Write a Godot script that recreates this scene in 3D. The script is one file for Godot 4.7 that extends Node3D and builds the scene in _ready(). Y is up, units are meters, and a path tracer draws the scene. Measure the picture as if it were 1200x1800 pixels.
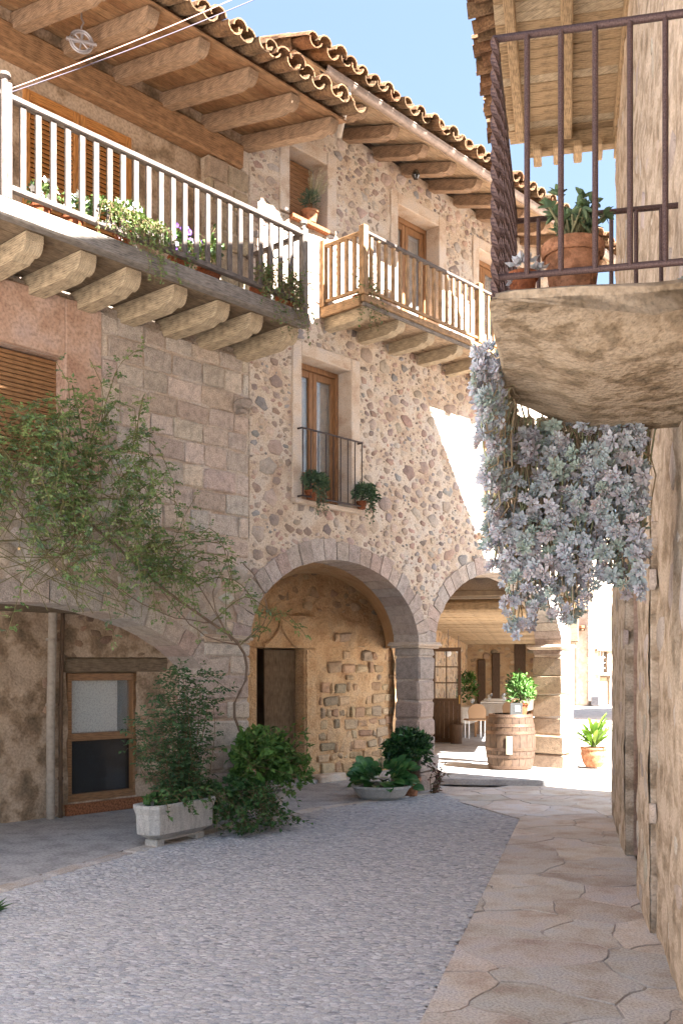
extends Node3D
# A shaded village street: two arcaded stone houses on one side, a balconied house on the other.
# x runs along the arcaded facades, z points from them into the street.

var M := {}
var T := {}
var rng := RandomNumberGenerator.new()
var houseA: Node3D
var houseB: Node3D
var houseC: Node3D
var TURN_C := deg_to_rad(29.33)
var TURN_H := deg_to_rad(31.7)

class MB:
	var v := PackedVector3Array()
	var n := PackedVector3Array()
	var c := PackedColorArray()
	var col := Color(1, 1, 1)
	func tri(a: Vector3, b: Vector3, d: Vector3) -> void:
		var k := (b - a).cross(d - a).normalized()
		v.append(a); v.append(d); v.append(b)
		n.append(k); n.append(k); n.append(k)
		c.append(col); c.append(col); c.append(col)
	func trin(a: Vector3, b: Vector3, d: Vector3, na: Vector3, nb: Vector3, nd: Vector3) -> void:
		v.append(a); v.append(d); v.append(b)
		n.append(na); n.append(nd); n.append(nb)
		c.append(col); c.append(col); c.append(col)
	func quad(a: Vector3, b: Vector3, d: Vector3, e: Vector3) -> void:
		tri(a, b, d); tri(a, d, e)
	func quadn(a: Vector3, b: Vector3, d: Vector3, e: Vector3, na: Vector3, nb: Vector3, nd: Vector3, ne: Vector3) -> void:
		trin(a, b, d, na, nb, nd); trin(a, d, e, na, nd, ne)
	func tout(a: Vector3, b: Vector3, d: Vector3, o: Vector3) -> void:
		if (b - a).cross(d - a).dot((a + b + d) / 3.0 - o) < 0.0: tri(a, d, b)
		else: tri(a, b, d)
	func mesh() -> ArrayMesh:
		var m := ArrayMesh.new()
		var a := []
		a.resize(Mesh.ARRAY_MAX)
		a[Mesh.ARRAY_VERTEX] = v
		a[Mesh.ARRAY_NORMAL] = n
		a[Mesh.ARRAY_COLOR] = c
		m.add_surface_from_arrays(Mesh.PRIMITIVE_TRIANGLES, a)
		return m
	# chamfered box, corners moved a little by jit
	func cbox(t: Transform3D, s: Vector3, bev: float, jit := 0.0, g: RandomNumberGenerator = null) -> void:
		var h := s * 0.5
		var b: float = min(bev, min(h.x, min(h.y, h.z)) * 0.9)
		var p := {}
		for sx in [-1, 1]:
			for sy in [-1, 1]:
				for sz in [-1, 1]:
					var j := Vector3.ZERO
					if jit > 0.0: j = Vector3(g.randf_range(-jit, jit), g.randf_range(-jit, jit), g.randf_range(-jit, jit))
					p[[sx, sy, sz, 0]] = t * (Vector3(sx * h.x, sy * (h.y - b), sz * (h.z - b)) + j)
					p[[sx, sy, sz, 1]] = t * (Vector3(sx * (h.x - b), sy * h.y, sz * (h.z - b)) + j)
					p[[sx, sy, sz, 2]] = t * (Vector3(sx * (h.x - b), sy * (h.y - b), sz * h.z) + j)
					
		var o := t.origin
		for s1 in [-1, 1]:
			q4(p[[s1, -1, -1, 0]], p[[s1, 1, -1, 0]], p[[s1, 1, 1, 0]], p[[s1, -1, 1, 0]], o)
			q4(p[[-1, s1, -1, 1]], p[[1, s1, -1, 1]], p[[1, s1, 1, 1]], p[[-1, s1, 1, 1]], o)
			q4(p[[-1, -1, s1, 2]], p[[1, -1, s1, 2]], p[[1, 1, s1, 2]], p[[-1, 1, s1, 2]], o)
			for s2 in [-1, 1]:
				q4(p[[s1, s2, -1, 0]], p[[s1, s2, 1, 0]], p[[s1, s2, 1, 1]], p[[s1, s2, -1, 1]], o)
				q4(p[[s1, -1, s2, 0]], p[[s1, 1, s2, 0]], p[[s1, 1, s2, 2]], p[[s1, -1, s2, 2]], o)
				q4(p[[-1, s1, s2, 1]], p[[1, s1, s2, 1]], p[[1, s1, s2, 2]], p[[-1, s1, s2, 2]], o)
				for s3 in [-1, 1]:
					tout(p[[s1, s2, s3, 0]], p[[s1, s2, s3, 1]], p[[s1, s2, s3, 2]], o)
	func q4(a: Vector3, b: Vector3, d: Vector3, e: Vector3, o: Vector3) -> void:
		tout(a, b, d, o); tout(a, d, e, o)
	func box(x0: float, x1: float, y0: float, y1: float, z0: float, z1: float, bev := 0.006) -> void:
		cbox(Transform3D(Basis(), Vector3((x0 + x1) / 2, (y0 + y1) / 2, (z0 + z1) / 2)), Vector3(x1 - x0, y1 - y0, z1 - z0), bev)
	func tube(pts: Array, r: Array, sides := 6, caps := true) -> void:
		var rings := []
		var nn := []
		for i in pts.size():
			var d: Vector3 = (pts[min(i + 1, pts.size() - 1)] - pts[max(i - 1, 0)]).normalized()
			var u := d.cross(Vector3.UP if abs(d.y) < 0.9 else Vector3.RIGHT).normalized()
			var w := d.cross(u)
			var ring := []
			var rn := []
			for k in sides:
				var e := u * cos(TAU * k / sides) + w * sin(TAU * k / sides)
				ring.append(pts[i] + e * r[min(i, r.size() - 1)])
				rn.append(e)
			rings.append(ring)
			nn.append(rn)
		for i in pts.size() - 1:
			for k in sides:
				var l := (k + 1) % sides
				quadn(rings[i][k], rings[i][l], rings[i + 1][l], rings[i + 1][k], nn[i][k], nn[i][l], nn[i + 1][l], nn[i + 1][k])
		if caps:
			for e in [0, pts.size() - 1]:
				var o: Vector3 = pts[e] + (pts[1] - pts[0] if e == 0 else pts[e - 1] - pts[e]).normalized() * 0.01
				for k in range(1, sides - 1): tout(rings[e][0], rings[e][k], rings[e][k + 1], o)
	# profile of (radius, height) turned round y at p
	func lathe(p: Vector3, prof: Array, sides := 20, open := false) -> void:
		for i in prof.size() - 1:
			var a: Vector2 = prof[i]
			var b: Vector2 = prof[i + 1]
			var t := (b - a).normalized()
			var q := Vector2(t.y, -t.x)
			for k in sides:
				var e0 := Vector3(cos(TAU * k / sides), 0, sin(TAU * k / sides))
				var e1 := Vector3(cos(TAU * (k + 1) / sides), 0, sin(TAU * (k + 1) / sides))
				var n0 := e0 * q.x + Vector3.UP * q.y
				var n1 := e1 * q.x + Vector3.UP * q.y
				quadn(p + e0 * a.x + Vector3.UP * a.y, p + e0 * b.x + Vector3.UP * b.y, p + e1 * b.x + Vector3.UP * b.y, p + e1 * a.x + Vector3.UP * a.y, n0, n0, n1, n1)
	# outline in (x, y) pushed out along local z from z0 to z1
	func extrude(poly: PackedVector2Array, z0: float, z1: float, t := Transform3D()) -> void:
		var idx := Geometry2D.triangulate_polygon(poly)
		var ccw := not Geometry2D.is_polygon_clockwise(poly)
		for i in range(0, idx.size(), 3):
			var a := poly[idx[i]]
			var b := poly[idx[i + 1]]
			var d := poly[idx[i + 2]]
			if (b - a).cross(d - a) < 0.0:
				var s := b
				b = d
				d = s
			tri(t * Vector3(a.x, a.y, z1), t * Vector3(b.x, b.y, z1), t * Vector3(d.x, d.y, z1))
			tri(t * Vector3(a.x, a.y, z0), t * Vector3(d.x, d.y, z0), t * Vector3(b.x, b.y, z0))
		for i in poly.size():
			var a := poly[i]
			var b := poly[(i + 1) % poly.size()]
			if ccw: quad(t * Vector3(a.x, a.y, z0), t * Vector3(b.x, b.y, z0), t * Vector3(b.x, b.y, z1), t * Vector3(a.x, a.y, z1))
			else: quad(t * Vector3(b.x, b.y, z0), t * Vector3(a.x, a.y, z0), t * Vector3(a.x, a.y, z1), t * Vector3(b.x, b.y, z1))
	# folded leaf: from p along d, up-side nrm
	func leaf(p: Vector3, d: Vector3, nrm: Vector3, l: float, w: float, fold := 0.25) -> void:
		var s := d.cross(nrm).normalized()
		var k := s.cross(d).normalized()
		var m := p + d * l * 0.45
		var a := m + s * w * 0.5 + k * w * fold
		var b := m - s * w * 0.5 + k * w * fold
		var e := p + d * l - k * l * 0.08
		tri(p, a, e); tri(p, e, b)
	# broad leaf with a rounded outline
	func broad(p: Vector3, d: Vector3, nrm: Vector3, l: float, w: float, droop := 0.25) -> void:
		var s := d.cross(nrm).normalized()
		var k := s.cross(d).normalized()
		var prev := [p, p, p]
		for i in range(1, 6):
			var t := i / 5.0
			var hw := w * 0.5 * pow(sin(PI * pow(t, 0.85)), 0.55) if i < 5 else 0.0
			var m := p + d * l * t - k * l * droop * t * t
			var a := m + s * hw + k * hw * 0.3
			var b := m - s * hw + k * hw * 0.3
			if i == 1:
				tri(p, a, m); tri(p, m, b)
			else:
				quad(prev[0], a, m, prev[1]); quad(prev[1], m, b, prev[2])
			prev = [a, m, b]

func rr(a: float, b: float) -> float: return rng.randf_range(a, b)
func pick(a: Array): return a[rng.randi() % a.size()]
func lin(r: float, g: float, b: float) -> Color: return Color(r, g, b).linear_to_srgb()
func vary(c: Color, k: float) -> Color:
	var f := 1.0 + rr(-k, k)
	return Color(c.r * f * (1 + rr(-k, k) * .25), c.g * f, c.b * f * (1 + rr(-k, k) * .25))
func rdir() -> Vector3:
	var z := rr(-1, 1)
	var a := rr(0, TAU)
	return Vector3(sqrt(1 - z * z) * cos(a), z, sqrt(1 - z * z) * sin(a))

func meta(o: Node, label: String, category: String, group := "", kind := "") -> void:
	o.set_meta("label", label)
	o.set_meta("category", category)
	if group: o.set_meta("group", group)
	if kind: o.set_meta("kind", kind)
func numbered(called: String) -> String:
	if not has_node(NodePath(called)): return called
	var k := 1
	while has_node(NodePath("%s_%03d" % [called, k])): k += 1
	return "%s_%03d" % [called, k]
func thing(called: String, label: String, category: String, at := Vector3.ZERO, turn := 0.0, group := "") -> Node3D:
	var o := Node3D.new()
	o.name = numbered(called)
	add_child(o)
	o.position = at
	o.rotation.y = turn
	meta(o, label, category, group)
	return o
func structure(called: String, mb: MB, m: Material) -> MeshInstance3D:
	var o := MeshInstance3D.new()
	o.name = called
	o.mesh = mb.mesh()
	o.material_override = m
	add_child(o)
	o.set_meta("kind", "structure")
	return o
func part(p: Node, called: String, shape, m: Material, t := Transform3D()) -> MeshInstance3D:
	var o := MeshInstance3D.new()
	o.name = called
	o.mesh = shape.mesh() if shape is MB else shape
	o.material_override = m
	o.transform = t
	p.add_child(o, true)
	return o
func boxpart(p: Node, called: String, m: Material, x0: float, x1: float, y0: float, y1: float, z0: float, z1: float, bev := 0.006, jit := 0.0) -> MeshInstance3D:
	var b := MB.new()
	b.cbox(Transform3D(), Vector3(x1 - x0, y1 - y0, z1 - z0), bev, jit, rng)
	return part(p, called, b, m, Transform3D(Basis(), Vector3((x0 + x1) / 2, (y0 + y1) / 2, (z0 + z1) / 2)))
func group_node(p: Node, called: String, t := Transform3D()) -> Node3D:
	var o := Node3D.new()
	o.name = called
	o.transform = t
	p.add_child(o, true)
	return o

func noise_tex(sd: int, freq: float, octaves: int, ramp: Array, type := FastNoiseLite.TYPE_SIMPLEX_SMOOTH, size := 512) -> NoiseTexture2D:
	var f := FastNoiseLite.new()
	f.seed = sd
	f.noise_type = type
	f.frequency = freq
	f.fractal_octaves = octaves
	f.fractal_gain = 0.6
	var t := NoiseTexture2D.new()
	t.width = size
	t.height = size
	t.seamless = true
	t.noise = f
	var g := Gradient.new()
	var off := PackedFloat32Array()
	var cols := PackedColorArray()
	for e in ramp:
		off.append(e[0])
		cols.append(e[1] if e[1] is Color else Color(e[1], e[1], e[1]))
	g.offsets = off
	g.colors = cols
	t.color_ramp = g
	return t

func mat(key: String, c: Color, rough := 0.85, tex := "", scale := Vector3.ONE, bump := "", bump_h := 0.0, tinted := false, detail := "", dscale := 1.0, world := true) -> StandardMaterial3D:
	var m := StandardMaterial3D.new()
	m.resource_name = key
	m.albedo_color = c.linear_to_srgb()
	m.roughness = rough
	m.metallic_specular = 0.35
	m.vertex_color_use_as_albedo = tinted
	if tex or bump:
		m.uv1_triplanar = true
		m.uv1_world_triplanar = world
		m.uv1_scale = scale
	if tex: m.albedo_texture = T[tex]
	if bump:
		m.heightmap_enabled = true
		m.heightmap_texture = T[bump]
		m.heightmap_scale = bump_h
	if detail:
		m.detail_enabled = true
		m.detail_albedo = T[detail]
		m.detail_blend_mode = BaseMaterial3D.BLEND_MODE_MUL
		m.detail_uv_layer = BaseMaterial3D.DETAIL_UV_2
		m.uv2_triplanar = true
		m.uv2_world_triplanar = world
		m.uv2_scale = Vector3.ONE * dscale
	M[key] = m
	return m

func make_materials() -> void:
	T.mottle = noise_tex(11, 0.012, 5, [[0.0, 0.8], [0.35, 0.9], [0.6, 0.97], [1.0, 1.0]])
	T.fine = noise_tex(12, 0.06, 4, [[0.0, 0.72], [0.4, 0.9], [0.65, 0.98], [1.0, 1.0]])
	T.height = noise_tex(13, 0.03, 5, [[0.0, 0.0], [1.0, 1.0]])
	T.pits = noise_tex(14, 0.05, 3, [[0.0, 0.0], [0.3, 0.5], [0.55, 0.95], [1.0, 1.0]])
	T.grain = noise_tex(15, 0.02, 4, [[0.0, 0.55], [0.35, 0.8], [0.55, 0.94], [1.0, 1.0]])
	T.stain = noise_tex(16, 0.009, 5, [[0.0, Color(.55, .53, .48)], [0.38, Color(.78, .73, .66)], [0.55, Color(.98, .95, .9)], [1.0, Color(1, .98, .95)]])
	T.warm = noise_tex(17, 0.007, 5, [[0.0, Color(.86, .78, .72)], [0.4, Color(.96, .92, .87)], [0.6, Color(1, .98, .95)], [1.0, Color(.95, .96, .98)]])
	T.rust = noise_tex(18, 0.03, 4, [[0.0, Color(.45, .4, .38)], [0.5, Color(.8, .72, .66)], [1.0, Color(1, .96, .9)]])
	var iso := Vector3.ONE
	mat("stone", Color(1, 1, 1), 0.9, "fine", iso * 1.6, "height", 0.7, true, "mottle", 0.9)
	mat("block", Color(1, 1, 1), 0.92, "mottle", iso * 1.3, "pits", 0.8, true, "fine", 1.5)
	mat("mortar", Color(.60, .53, .46), 0.95, "warm", iso * 0.45, "height", 0.8, false, "fine", 1.1)
	mat("mortar_grey", Color(.55, .49, .445), 0.95, "warm", iso * 0.5, "height", 0.8, false, "fine", 1.1)
	mat("ochre", Color(.58, .41, .25), 0.95, "warm", iso * 0.6, "height", 2.2, false, "fine", 0.9)
	mat("plaster", Color(.56, .455, .37), 0.95, "stain", iso * 0.35, "height", 1.2, false, "fine", 0.8)
	mat("pink_plaster", Color(.55, .40, .335), 0.95, "warm", iso * 0.5, "height", 0.5, false, "fine", 0.7)
	mat("frame_stone", Color(.64, .56, .49), 0.85, "warm", iso * 0.6, "height", 0.25, false, "fine", 1.7)
	mat("old_wall", Color(.66, .58, .505), 0.95, "stain", Vector3(.7, .7, .7), "pits", 1.0, false, "fine", 1.3)
	mat("slab", Color(.42, .35, .275), 0.95, "stain", Vector3(.9, .7, .9), "height", 1.2, false, "fine", 1.2)
	mat("floor", Color(.50, .485, .48), 0.9, "mottle", iso * 0.4, "height", 0.6, false, "fine", 0.8)
	mat("street", Color(.56, .49, .44), 0.9, "mottle", iso * 0.3, "height", 0.5, false, "fine", 0.8)
	mat("bedding", Color(.53, .52, .53), 0.95, "mottle", iso * 0.5, "height", 1.0, false, "fine", 1.6)
	mat("joint", Color(.42, .39, .37), 1.0, "fine", iso * 2.0)
	mat("pebble", Color(1, 1, 1), 0.7, "fine", iso * 3.0, "", 0.0, true)
	mat("flag", Color(1, 1, 1), 0.85, "fine", iso * 1.4, "pits", 0.5, true, "warm", 0.5)
	mat("earth", Color(.2, .17, .13), 1.0, "mottle", iso * 0.05)
	for ax in ["x", "y", "z"]:
		var sc := Vector3(9, 9, 9)
		sc["xyz".find(ax)] = 0.5
		mat("wood_eave_" + ax, Color(.42, .235, .12), 0.8, "grain", sc, "grain", 0.4, false, "mottle", 1.2)
		mat("wood_eave2_" + ax, Color(.50, .29, .15), 0.8, "grain", sc, "grain", 0.4, false, "mottle", 1.2)
		mat("wood_eave3_" + ax, Color(.36, .185, .09), 0.8, "grain", sc, "grain", 0.4, false, "mottle", 1.2)
		mat("wood_rafter_" + ax, Color(.42, .28, .18), 0.85, "grain", sc, "grain", 0.5, false, "mottle", 1.2)
		mat("wood_soffit2_" + ax, Color(.50, .35, .22), 0.8, "grain", sc, "grain", 0.3, false, "mottle", 1.2)
		mat("wood_soffit_" + ax, Color(.58, .42, .275), 0.8, "grain", sc, "grain", 0.3, false, "mottle", 1.2)
		mat("wood_joist_" + ax, Color(.60, .475, .32), 0.85, "grain", sc, "grain", 0.4, false, "mottle", 1.2)
		mat("wood_grey_" + ax, Color(.27, .235, .205), 0.85, "grain", sc, "grain", 0.4, false, "mottle", 1.5)
		mat("wood_rail_" + ax, Color(.17, .14, .125), 0.8, "grain", sc, "grain", 0.2, false, "mottle", 1.5)
		mat("wood_honey_" + ax, Color(.40, .245, .125), 0.65, "grain", sc, "grain", 0.2, false, "mottle", 1.2)
		mat("wood_orange_" + ax, Color(.60, .27, .085), 0.55, "grain", sc, "grain", 0.15)
		mat("wood_door_" + ax, Color(.36, .19, .09), 0.5, "grain", sc, "grain", 0.15)
		mat("wood_dark_" + ax, Color(.15, .09, .055), 0.7, "grain", sc, "grain", 0.3)
		mat("wood_old_" + ax, Color(.30, .22, .145), 0.85, "grain", sc, "grain", 0.5, false, "mottle", 1.2)
		mat("wood_local_" + ax, Color(.49, .345, .20), 0.85, "grain", sc, "grain", 0.5, false, "mottle", 1.2, false)
	mat("tile_a", Color(.31, .215, .15), 0.9, "rust", iso * 2.0, "height", 0.5, false, "stain", 0.8)
	mat("tile_b", Color(.36, .27, .19), 0.9, "rust", iso * 2.0, "height", 0.5, false, "stain", 0.8)
	mat("tile_c", Color(.29, .24, .18), 0.9, "rust", iso * 2.0, "height", 0.5, false, "stain", 0.8)
	mat("zinc", Color(.33, .26, .22), 0.5, "mottle", iso * 2.0)
	M.zinc.metallic = 0.5
	mat("pipe", Color(.42, .36, .30), 0.6, "mottle", iso * 2.0)
	mat("iron", Color(.085, .075, .085), 0.5, "rust", iso * 6.0, "fine", 0.1)
	M.iron.metallic = 0.4
	mat("iron_old", Color(.15, .115, .125), 0.55, "rust", iso * 8.0, "fine", 0.15)
	M.iron_old.metallic = 0.3
	mat("terracotta", Color(.42, .17, .085), 0.85, "rust", iso * 3.0, "height", 0.3, false, "fine", 2.0)
	mat("terracotta_old", Color(.43, .22, .135), 0.9, "stain", iso * 2.4, "height", 0.5, false, "fine", 2.0)
	mat("brick_sill", Color(.45, .22, .12), 0.85, "rust", iso * 2.0)
	mat("trough", Color(.64, .62, .58), 0.9, "mottle", Vector3(2.2, .7, 2.2), "height", 0.4, false, "fine", 1.5)
	mat("soil", Color(.06, .045, .03), 1.0, "fine", iso * 3.0)
	mat("barrel_x", Color(.13, .08, .05), 0.65, "grain", Vector3(11, .6, 11), "grain", 0.3, false, "mottle", 1.4)
	mat("barrel_b", Color(.10, .062, .042), 0.65, "grain", Vector3(11, .6, 11), "grain", 0.3, false, "mottle", 1.4)
	mat("hoop", Color(.20, .16, .135), 0.5, "rust", iso * 3.0)
	M.hoop.metallic = 0.6
	mat("cloth", Color(.72, .67, .60), 0.9, "fine", iso * 1.0)
	mat("white_cloth", Color(.80, .78, .76), 0.9)
	mat("wicker", Color(.42, .26, .15), 0.8, "fine", iso * 6.0)
	mat("white_paint", Color(.8, .8, .8), 0.4)
	mat("room", Color(.42, .34, .27), 0.95, "warm", iso * 0.5)
	mat("black_paint", Color(.03, .03, .03), 0.6)
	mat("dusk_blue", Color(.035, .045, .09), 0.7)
	mat("leaf", Color(1, 1, 1), 0.55, "", iso, "", 0, true)
	M.leaf.backlight_enabled = true
	M.leaf.backlight = Color(.45, .5, .2)
	mat("gloss_leaf", Color(1, 1, 1), 0.32, "", iso, "", 0, true)
	mat("succulent", Color(1, 1, 1), 0.6, "", iso, "", 0, true)
	M.succulent.subsurf_scatter_enabled = true
	M.succulent.subsurf_scatter_strength = 0.12
	mat("stem", Color(1, 1, 1), 0.85, "", iso, "", 0, true)
	mat("petal", Color(1, 1, 1), 0.7, "", iso, "", 0, true)
	M.petal.backlight_enabled = true
	M.petal.backlight = Color(.5, .5, .5)
	mat("cable", Color(.10, .085, .11), 0.6)
	mat("cord", Color(.45, .28, .24), 0.7)
	mat("steel", Color(.42, .40, .42), 0.4)
	M.steel.metallic = 0.6
	mat("brass", Color(.55, .36, .10), 0.3)
	M.brass.metallic = 0.8
	mat("paper", Color(.38, .29, .2), 0.9)
	mat("pink_cloth", Color(.62, .18, .16), 0.9)
	var gl := StandardMaterial3D.new()
	gl.transparency = BaseMaterial3D.TRANSPARENCY_ALPHA
	gl.albedo_color = Color(.8, .88, .92, .12)
	gl.roughness = 0.04
	M.glass = gl
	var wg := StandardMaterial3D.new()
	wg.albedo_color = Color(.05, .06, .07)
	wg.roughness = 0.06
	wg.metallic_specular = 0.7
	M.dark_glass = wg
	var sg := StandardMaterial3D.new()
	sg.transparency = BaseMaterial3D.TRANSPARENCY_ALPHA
	sg.albedo_color = Color(.24, .25, .26, .6)  # grey tint stands in for the dark room behind clear glass
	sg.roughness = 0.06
	M.shade_tinted_glass = sg

func set_view() -> void:
	var cam := Camera3D.new()
	cam.position = Vector3(0, 1.75, 8.62)
	cam.rotation.y = deg_to_rad(-48.0)
	cam.set_frustum(0.05 * 1800.0 / 1755.0, Vector2(0, 0.05 * 280.0 / 1755.0), 0.05, 900.0)
	cam.current = true
	cam.name = "camera"
	add_child(cam)
	var sm := PhysicalSkyMaterial.new()
	sm.rayleigh_coefficient = 2.0
	sm.turbidity = 50.0
	sm.mie_eccentricity = 0.8
	sm.ground_color = Color(.5, .45, .4)
	sm.energy_multiplier = 2.0
	var sky := Sky.new()
	sky.sky_material = sm
	var env := Environment.new()
	env.background_mode = Environment.BG_SKY
	env.sky = sky
	env.background_energy_multiplier = 0.365
	env.tonemap_mode = Environment.TONE_MAPPER_LINEAR
	env.tonemap_exposure = 31.5
	env.sdfgi_enabled = true
	env.ssao_enabled = true
	env.ssil_enabled = true
	var we := WorldEnvironment.new()
	we.name = "world_environment"
	we.environment = env
	add_child(we)
	var sun := DirectionalLight3D.new()
	sun.name = "sun"
	sun.light_energy = 0.6
	sun.light_color = Color(1, .98, .95)
	sun.light_angular_distance = 0.5
	sun.shadow_enabled = true
	add_child(sun)
	sun.look_at_from_position(Vector3.ZERO, Vector3(0.0, -0.95, -1.0), Vector3.UP)

# ---------- masonry ----------
func stone_mesh(pts: Array, h: float, col: Color, mb: MB, at: Vector3) -> void:
	var k := pts.size()
	mb.col = col
	var top := at + Vector3(0, 0, h)
	for i in k:
		var p: Vector2 = pts[i]
		var q: Vector2 = pts[(i + 1) % k]
		var a0 := at + Vector3(p.x, p.y, -0.03)
		var b0 := at + Vector3(q.x, q.y, -0.03)
		var a1 := at + Vector3(p.x * .95, p.y * .95, h * .55)
		var b1 := at + Vector3(q.x * .95, q.y * .95, h * .55)
		var a2 := at + Vector3(p.x * .74, p.y * .74, h * .95)
		var b2 := at + Vector3(q.x * .74, q.y * .74, h * .95)
		var na := Vector3(p.x, p.y, 0).normalized()
		var nb := Vector3(q.x, q.y, 0).normalized()
		var f := Vector3(0, 0, 1)
		var na1 := (na + f * .9).normalized()
		var nb1 := (nb + f * .9).normalized()
		var na2 := (na * .3 + f).normalized()
		var nb2 := (nb * .3 + f).normalized()
		mb.quadn(a0, b0, b1, a1, na, nb, nb1, na1)
		mb.quadn(a1, b1, b2, a2, na1, nb1, nb2, na2)
		mb.trin(a2, b2, top, na2, nb2, f)

func rubble(parent: Node, inside: Callable, x0: float, x1: float, y0: float, y1: float, schedule: Array, palette: Array, z := 0.0, prot := 0.014, limit := 300, gap := 0.012, t := Transform3D()) -> void:
	var grid := {}
	var all := []
	for s in schedule:
		for i in s[0]:
			var a := rr(s[1], s[2])
			var b := a * rr(.45, .85)
			var rot := rr(-.4, .4)
			var c := Vector2(rr(x0, x1), rr(y0, y1))
			if not inside.call(c): continue
			var ok := true
			var n := rng.randi_range(5, 8)
			var pts := []
			for k in n:
				var an := TAU * (k + rr(-.36, .36)) / n
				var r := rr(.74, 1.12)
				pts.append((Vector2(cos(an) * a, sin(an) * b) * r).rotated(rot))
			for p in pts:
				if not inside.call(c + p * 1.05): ok = false; break
			if not ok: continue
			var gx := int(floor(c.x / .4))
			var gy := int(floor(c.y / .4))
			for ix in range(gx - 1, gx + 2):
				for iy in range(gy - 1, gy + 2):
					for o in grid.get(Vector2i(ix, iy), []):
						if (o.c - c).length() > o.a + a + gap: continue
						for p in pts:
							var l: Vector2 = (c + p - o.c).rotated(-o.rot)
							if Vector2(l.x / (o.a + gap), l.y / (o.b + gap)).length() < .95: ok = false; break
						if ok:
							for p in o.pts:
								var l: Vector2 = (o.c + p - c).rotated(-rot)
								if Vector2(l.x / (a + gap), l.y / (b + gap)).length() < .95: ok = false; break
						if not ok: break
					if not ok: break
				if not ok: break
			if not ok: continue
			var st := {"c": c, "a": a, "b": b, "rot": rot, "pts": pts}
			all.append(st)
			var key := Vector2i(gx, gy)
			if not grid.has(key): grid[key] = []
			grid[key].append(st)
	all.sort_custom(func(p, q): return p.a * p.b > q.a * q.b)
	var rest := MB.new()
	for i in all.size():
		var s = all[i]
		var col := vary(pick(palette), .22)
		var h := prot * rr(.3, 1.25)
		if i < limit:
			var mb := MB.new()
			stone_mesh(s.pts, h, col, mb, Vector3.ZERO)
			part(parent, "stone", mb, M.stone, t * Transform3D(Basis(), Vector3(s.c.x, s.c.y, z)))
		else:
			stone_mesh(s.pts, h, col, rest, t * Vector3(s.c.x, s.c.y, z) if t == Transform3D() else Vector3(s.c.x, s.c.y, z))
	if rest.v.size() > 0:
		var o := part(parent, "small_stones", rest, M.stone, t)
		o.set_meta("kind", "stuff")

func ashlar(parent: Node, inside: Callable, x0: float, x1: float, y0: float, y1: float, hmin: float, hmax: float, wmin: float, wmax: float, palette: Array, z := 0.0, prot := .012, called := "stone", joint := .016, t := Transform3D()) -> void:
	var y := y0
	while y < y1 - .03:
		var h: float = min(rr(hmin, hmax), y1 - y)
		if y1 - y - h < hmin * .5: h = y1 - y
		var x := x0 - rr(0, wmax) * .5
		while x < x1:
			var w := rr(wmin, wmax)
			var xa: float = max(x, x0)
			var xb: float = min(x + w, x1)
			x += w
			if xb - xa < .06: continue
			var hh := h - joint - rr(0, .012)
			var ok := 0
			for q in [Vector2(xa + .02, y + .02), Vector2(xb - .02, y + .02), Vector2(xa + .02, y + hh - .02), Vector2(xb - .02, y + hh - .02)]:
				if inside.call(q): ok += 1
			if ok < 4:
				# shorten from either side until it clears the opening
				for s in 6:
					xa += .04 if not (inside.call(Vector2(xa, y + .02)) and inside.call(Vector2(xa, y + hh))) else 0.0
					xb -= .04 if not (inside.call(Vector2(xb, y + .02)) and inside.call(Vector2(xb, y + hh))) else 0.0
				if xb - xa < .09 or not (inside.call(Vector2(xa, y + .02)) and inside.call(Vector2(xb, y + .02)) and inside.call(Vector2(xa, y + hh)) and inside.call(Vector2(xb, y + hh))): continue
			var mb := MB.new()
			mb.col = vary(pick(palette), .13)
			mb.cbox(Transform3D(Basis(Vector3(0, 0, 1), rr(-.012, .012)), Vector3.ZERO), Vector3(xb - xa - joint, hh, .1), rr(.008, .018), .007, rng)
			part(parent, called, mb, M.block, t * Transform3D(Basis(), Vector3((xa + xb) / 2, y + h / 2, z - .05 + prot * rr(.2, 1.3))))
		y += h

# uneven mortar face with openings left out
func skin(inside: Callable, x0: float, x1: float, y0: float, y1: float, cell: float, z: float, amp: float, sd: int, freq := 1.6) -> MB:
	var f := FastNoiseLite.new()
	f.seed = sd
	f.frequency = freq
	f.fractal_octaves = 4
	var nx := int(ceil((x1 - x0) / cell))
	var ny := int(ceil((y1 - y0) / cell))
	var hs := PackedFloat32Array()
	hs.resize((nx + 3) * (ny + 3))
	for j in ny + 3:
		for i in nx + 3: hs[j * (nx + 3) + i] = f.get_noise_2d(x0 + (i - 1) * cell, (y0 + (j - 1) * cell)) * amp
	var mb := MB.new()
	var w := nx + 3
	for j in ny:
		for i in nx:
			var xa := x0 + i * cell
			var ya := y0 + j * cell
			if not inside.call(Vector2(xa + cell * .5, ya + cell * .5)): continue
			var p := []
			var q := []
			for k in [[0, 0], [1, 0], [1, 1], [0, 1]]:
				var a: int = (j + 1 + k[1]) * w + i + 1 + k[0]
				p.append(Vector3(min(xa + k[0] * cell, x1), min(ya + k[1] * cell, y1), z + hs[a]))
				q.append(Vector3((hs[a - 1] - hs[a + 1]) / (2 * cell), (hs[a - w] - hs[a + w]) / (2 * cell), 1).normalized())
			mb.quadn(p[0], p[1], p[2], p[3], q[0], q[1], q[2], q[3])
	return mb

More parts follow.
